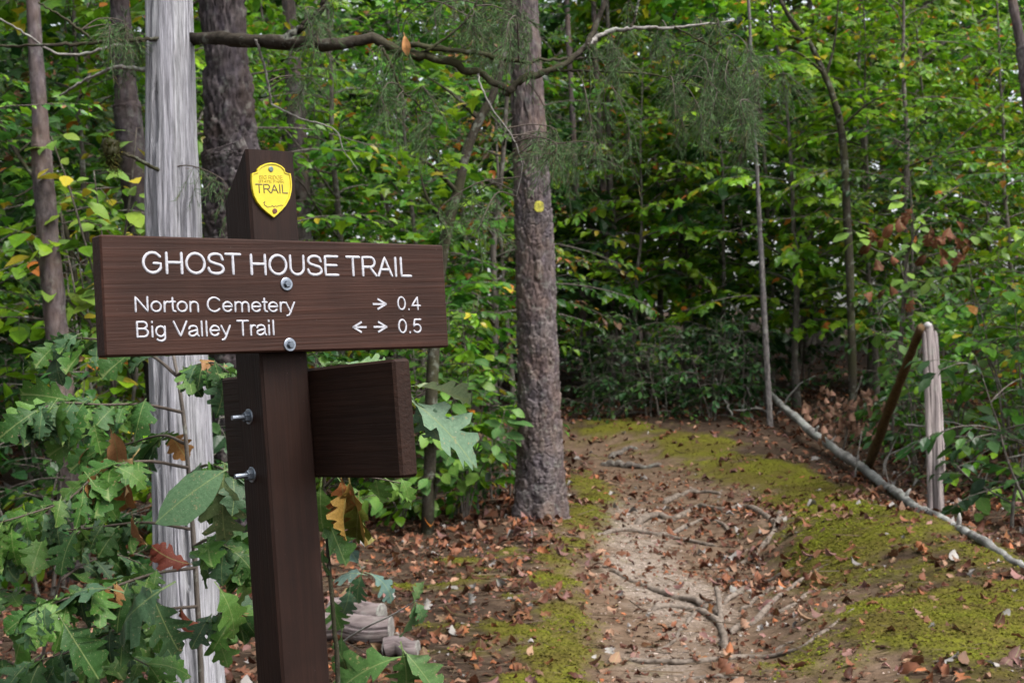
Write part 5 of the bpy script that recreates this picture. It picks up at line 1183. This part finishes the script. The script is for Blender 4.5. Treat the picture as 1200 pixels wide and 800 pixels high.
# moss cushions
n = 230000; x, y = np.concatenate([sample(n, -2.2, 4.6, 4.8, 11.5), sample(n // 4, -1, 4, 11, 18)], 1); mo, di, gr = masks(x, y); k = g.random(len(x)) < mo ** 1.3 * .85; x, y, mo = x[k], y[k], mo[k]
P = np.stack([x, y, height(x, y) + .035 * mo * (.1 + fbm(x * 6, y * 6, 77, 3)) + .004], 1); mb = MB()
TUFT = (np.array([(-.4, .35, -.1), (-.4, -.35, -.1), (.6, 0, .25), (.3, .5, -.1), (.4, -.4, .2)], float), [np.array([(0, 1, 2), (3, 0, 4)])])
a = g.random(len(x)) * 6.28; tone = sstep(.3, .7, fbm(x * 2.2, y * 2.2, 88, 3))[:, None]; mc = np.array((.150, .158, .012)) * tone + np.array((.090, .064, .018)) * (1 - tone)
scatter(mb, TUFT, P, np.stack([np.cos(a), np.sin(a), 0 * a], 1), np.stack([.35 * g.normal(size=len(x)), .35 * g.normal(size=len(x)), np.ones(len(x))], 1), .013 * (.5 + .9 * g.random(len(x))), mc * (.6 + .7 * g.random((len(x), 1))))
M['moss'] = leaf_material('moss', 'attr', rough=.8, trans=.3, spec=.15)
o = link('moss', mb.mesh('moss', smooth=False), M['moss']); tag(o, 'yellow green moss cushions spreading beside the trail', 'moss', kind='stuff')

# gravel
n = 16000; x, y = sample(n, -.6, 3.2, 4.8, 11); mo, di, gr = masks(x, y); k = g.random(n) < np.clip(gr + .18 * di, 0, 1) * .8; x, y = x[k], y[k]; mb = MB()
ST = (np.array([(1, 0, 0), (-1, 0, 0), (0, .8, 0), (0, -.8, 0), (0, 0, .6), (0, 0, -.6)], float), [np.array([(0, 2, 4), (2, 1, 4), (1, 3, 4), (3, 0, 4), (2, 0, 5), (1, 2, 5), (3, 1, 5), (0, 3, 5)])])
a = g.random(len(x)) * 6.28; s = .005 * (.6 + 1.2 * g.random(len(x)) ** 2); c = np.array((.33, .26, .22)) * (.6 + .9 * g.random((len(x), 1)))
scatter(mb, ST, np.stack([x, y, height(x, y) + s * .2], 1), np.stack([np.cos(a), np.sin(a), 0 * a], 1), np.tile((0, 0, 1.), (len(x), 1)) + .2 * g.normal(size=(len(x), 3)), s, c)
gm, nt, b_, out = newmat('gravel'); at_ = nd(nt, 'ShaderNodeAttribute', attribute_name='Col'); nt.links.new(at_.outputs['Color'], b_.inputs['Base Color']); b_.inputs['Roughness'].default_value = .8
o = link('gravel', mb.mesh('gravel', smooth=False), gm); tag(o, 'small pale gravel on the worn middle of the trail', 'gravel', kind='stuff')

# pine needles and small twigs on the floor
n = 42000; x, y = sample(n, -4, 5.5, 4.8, 14); a = g.random(n) * 6.28; mb = MB(); s = .05 * (.5 + 1.1 * g.random(n)); s[::60] *= 3.2; kk = g.random(n) < 1 - .35 * masks(x, y)[0]; x, y, a, s = x[kk], y[kk], a[kk], s[kk]; n = len(x)
TW = (np.array([(0, .02, 0), (0, -.02, 0), (0, 0, .025), (1, .012, 0), (1, -.012, 0), (1, 0, .02)], float), [np.array([(0, 3, 5, 2), (1, 2, 5, 4)])])
c = np.array((.15, .10, .066)) * (.3 + .9 * g.random((n, 1)))
scatter(mb, TW, np.stack([x, y, height(x, y) + .012], 1), np.stack([np.cos(a), np.sin(a), .08 * g.normal(size=n)], 1), np.tile((0, 0, 1.), (n, 1)), s, c)
o = link('needle_litter', mb.mesh('needle_litter', smooth=False), M['litter']); tag(o, 'fine brown needles and twigs scattered over the floor', 'needle litter', kind='stuff')

# broken bits of leaf and bark between the leaves
n = 20000; x, y = sample(n, -4, 5, 4.8, 13); mo, di, gr = masks(x, y); k = g.random(n) < (1 - .45 * mo) * (1 - .5 * gr) * (.3 + fbm(x * 3, y * 3, 12, 3)); x, y = x[k], y[k]; n = len(x); a = g.random(n) * 6.28; mb = MB()
ci = g.choice(len(LIT), n, p=w / w.sum()); col = np.array([l[0] for l in LIT])[ci] * (.4 + .8 * g.random((n, 1)))
for q, tp in enumerate((tpl_ovate(.4, .5, .3), tpl_ovate(.5, -.4, -.3), tpl_maple(.5))):
    ii = np.arange(q, n, 3); scatter(mb, tp, np.stack([x, y, height(x, y) + .008], 1)[ii], np.stack([np.cos(a), np.sin(a), .3 * g.normal(size=n)], 1)[ii], (g.normal(size=(n, 3)) * np.array((.5, .5, 0)) + (0, 0, 1))[ii], .030 * (.4 + .9 * g.random(len(ii))), col[ii])
o = link('leaf_crumbs', mb.mesh('leaf_crumbs', smooth=False), M['litter']); tag(o, 'broken brown leaf and bark bits strewn over the floor', 'leaf litter', kind='stuff')
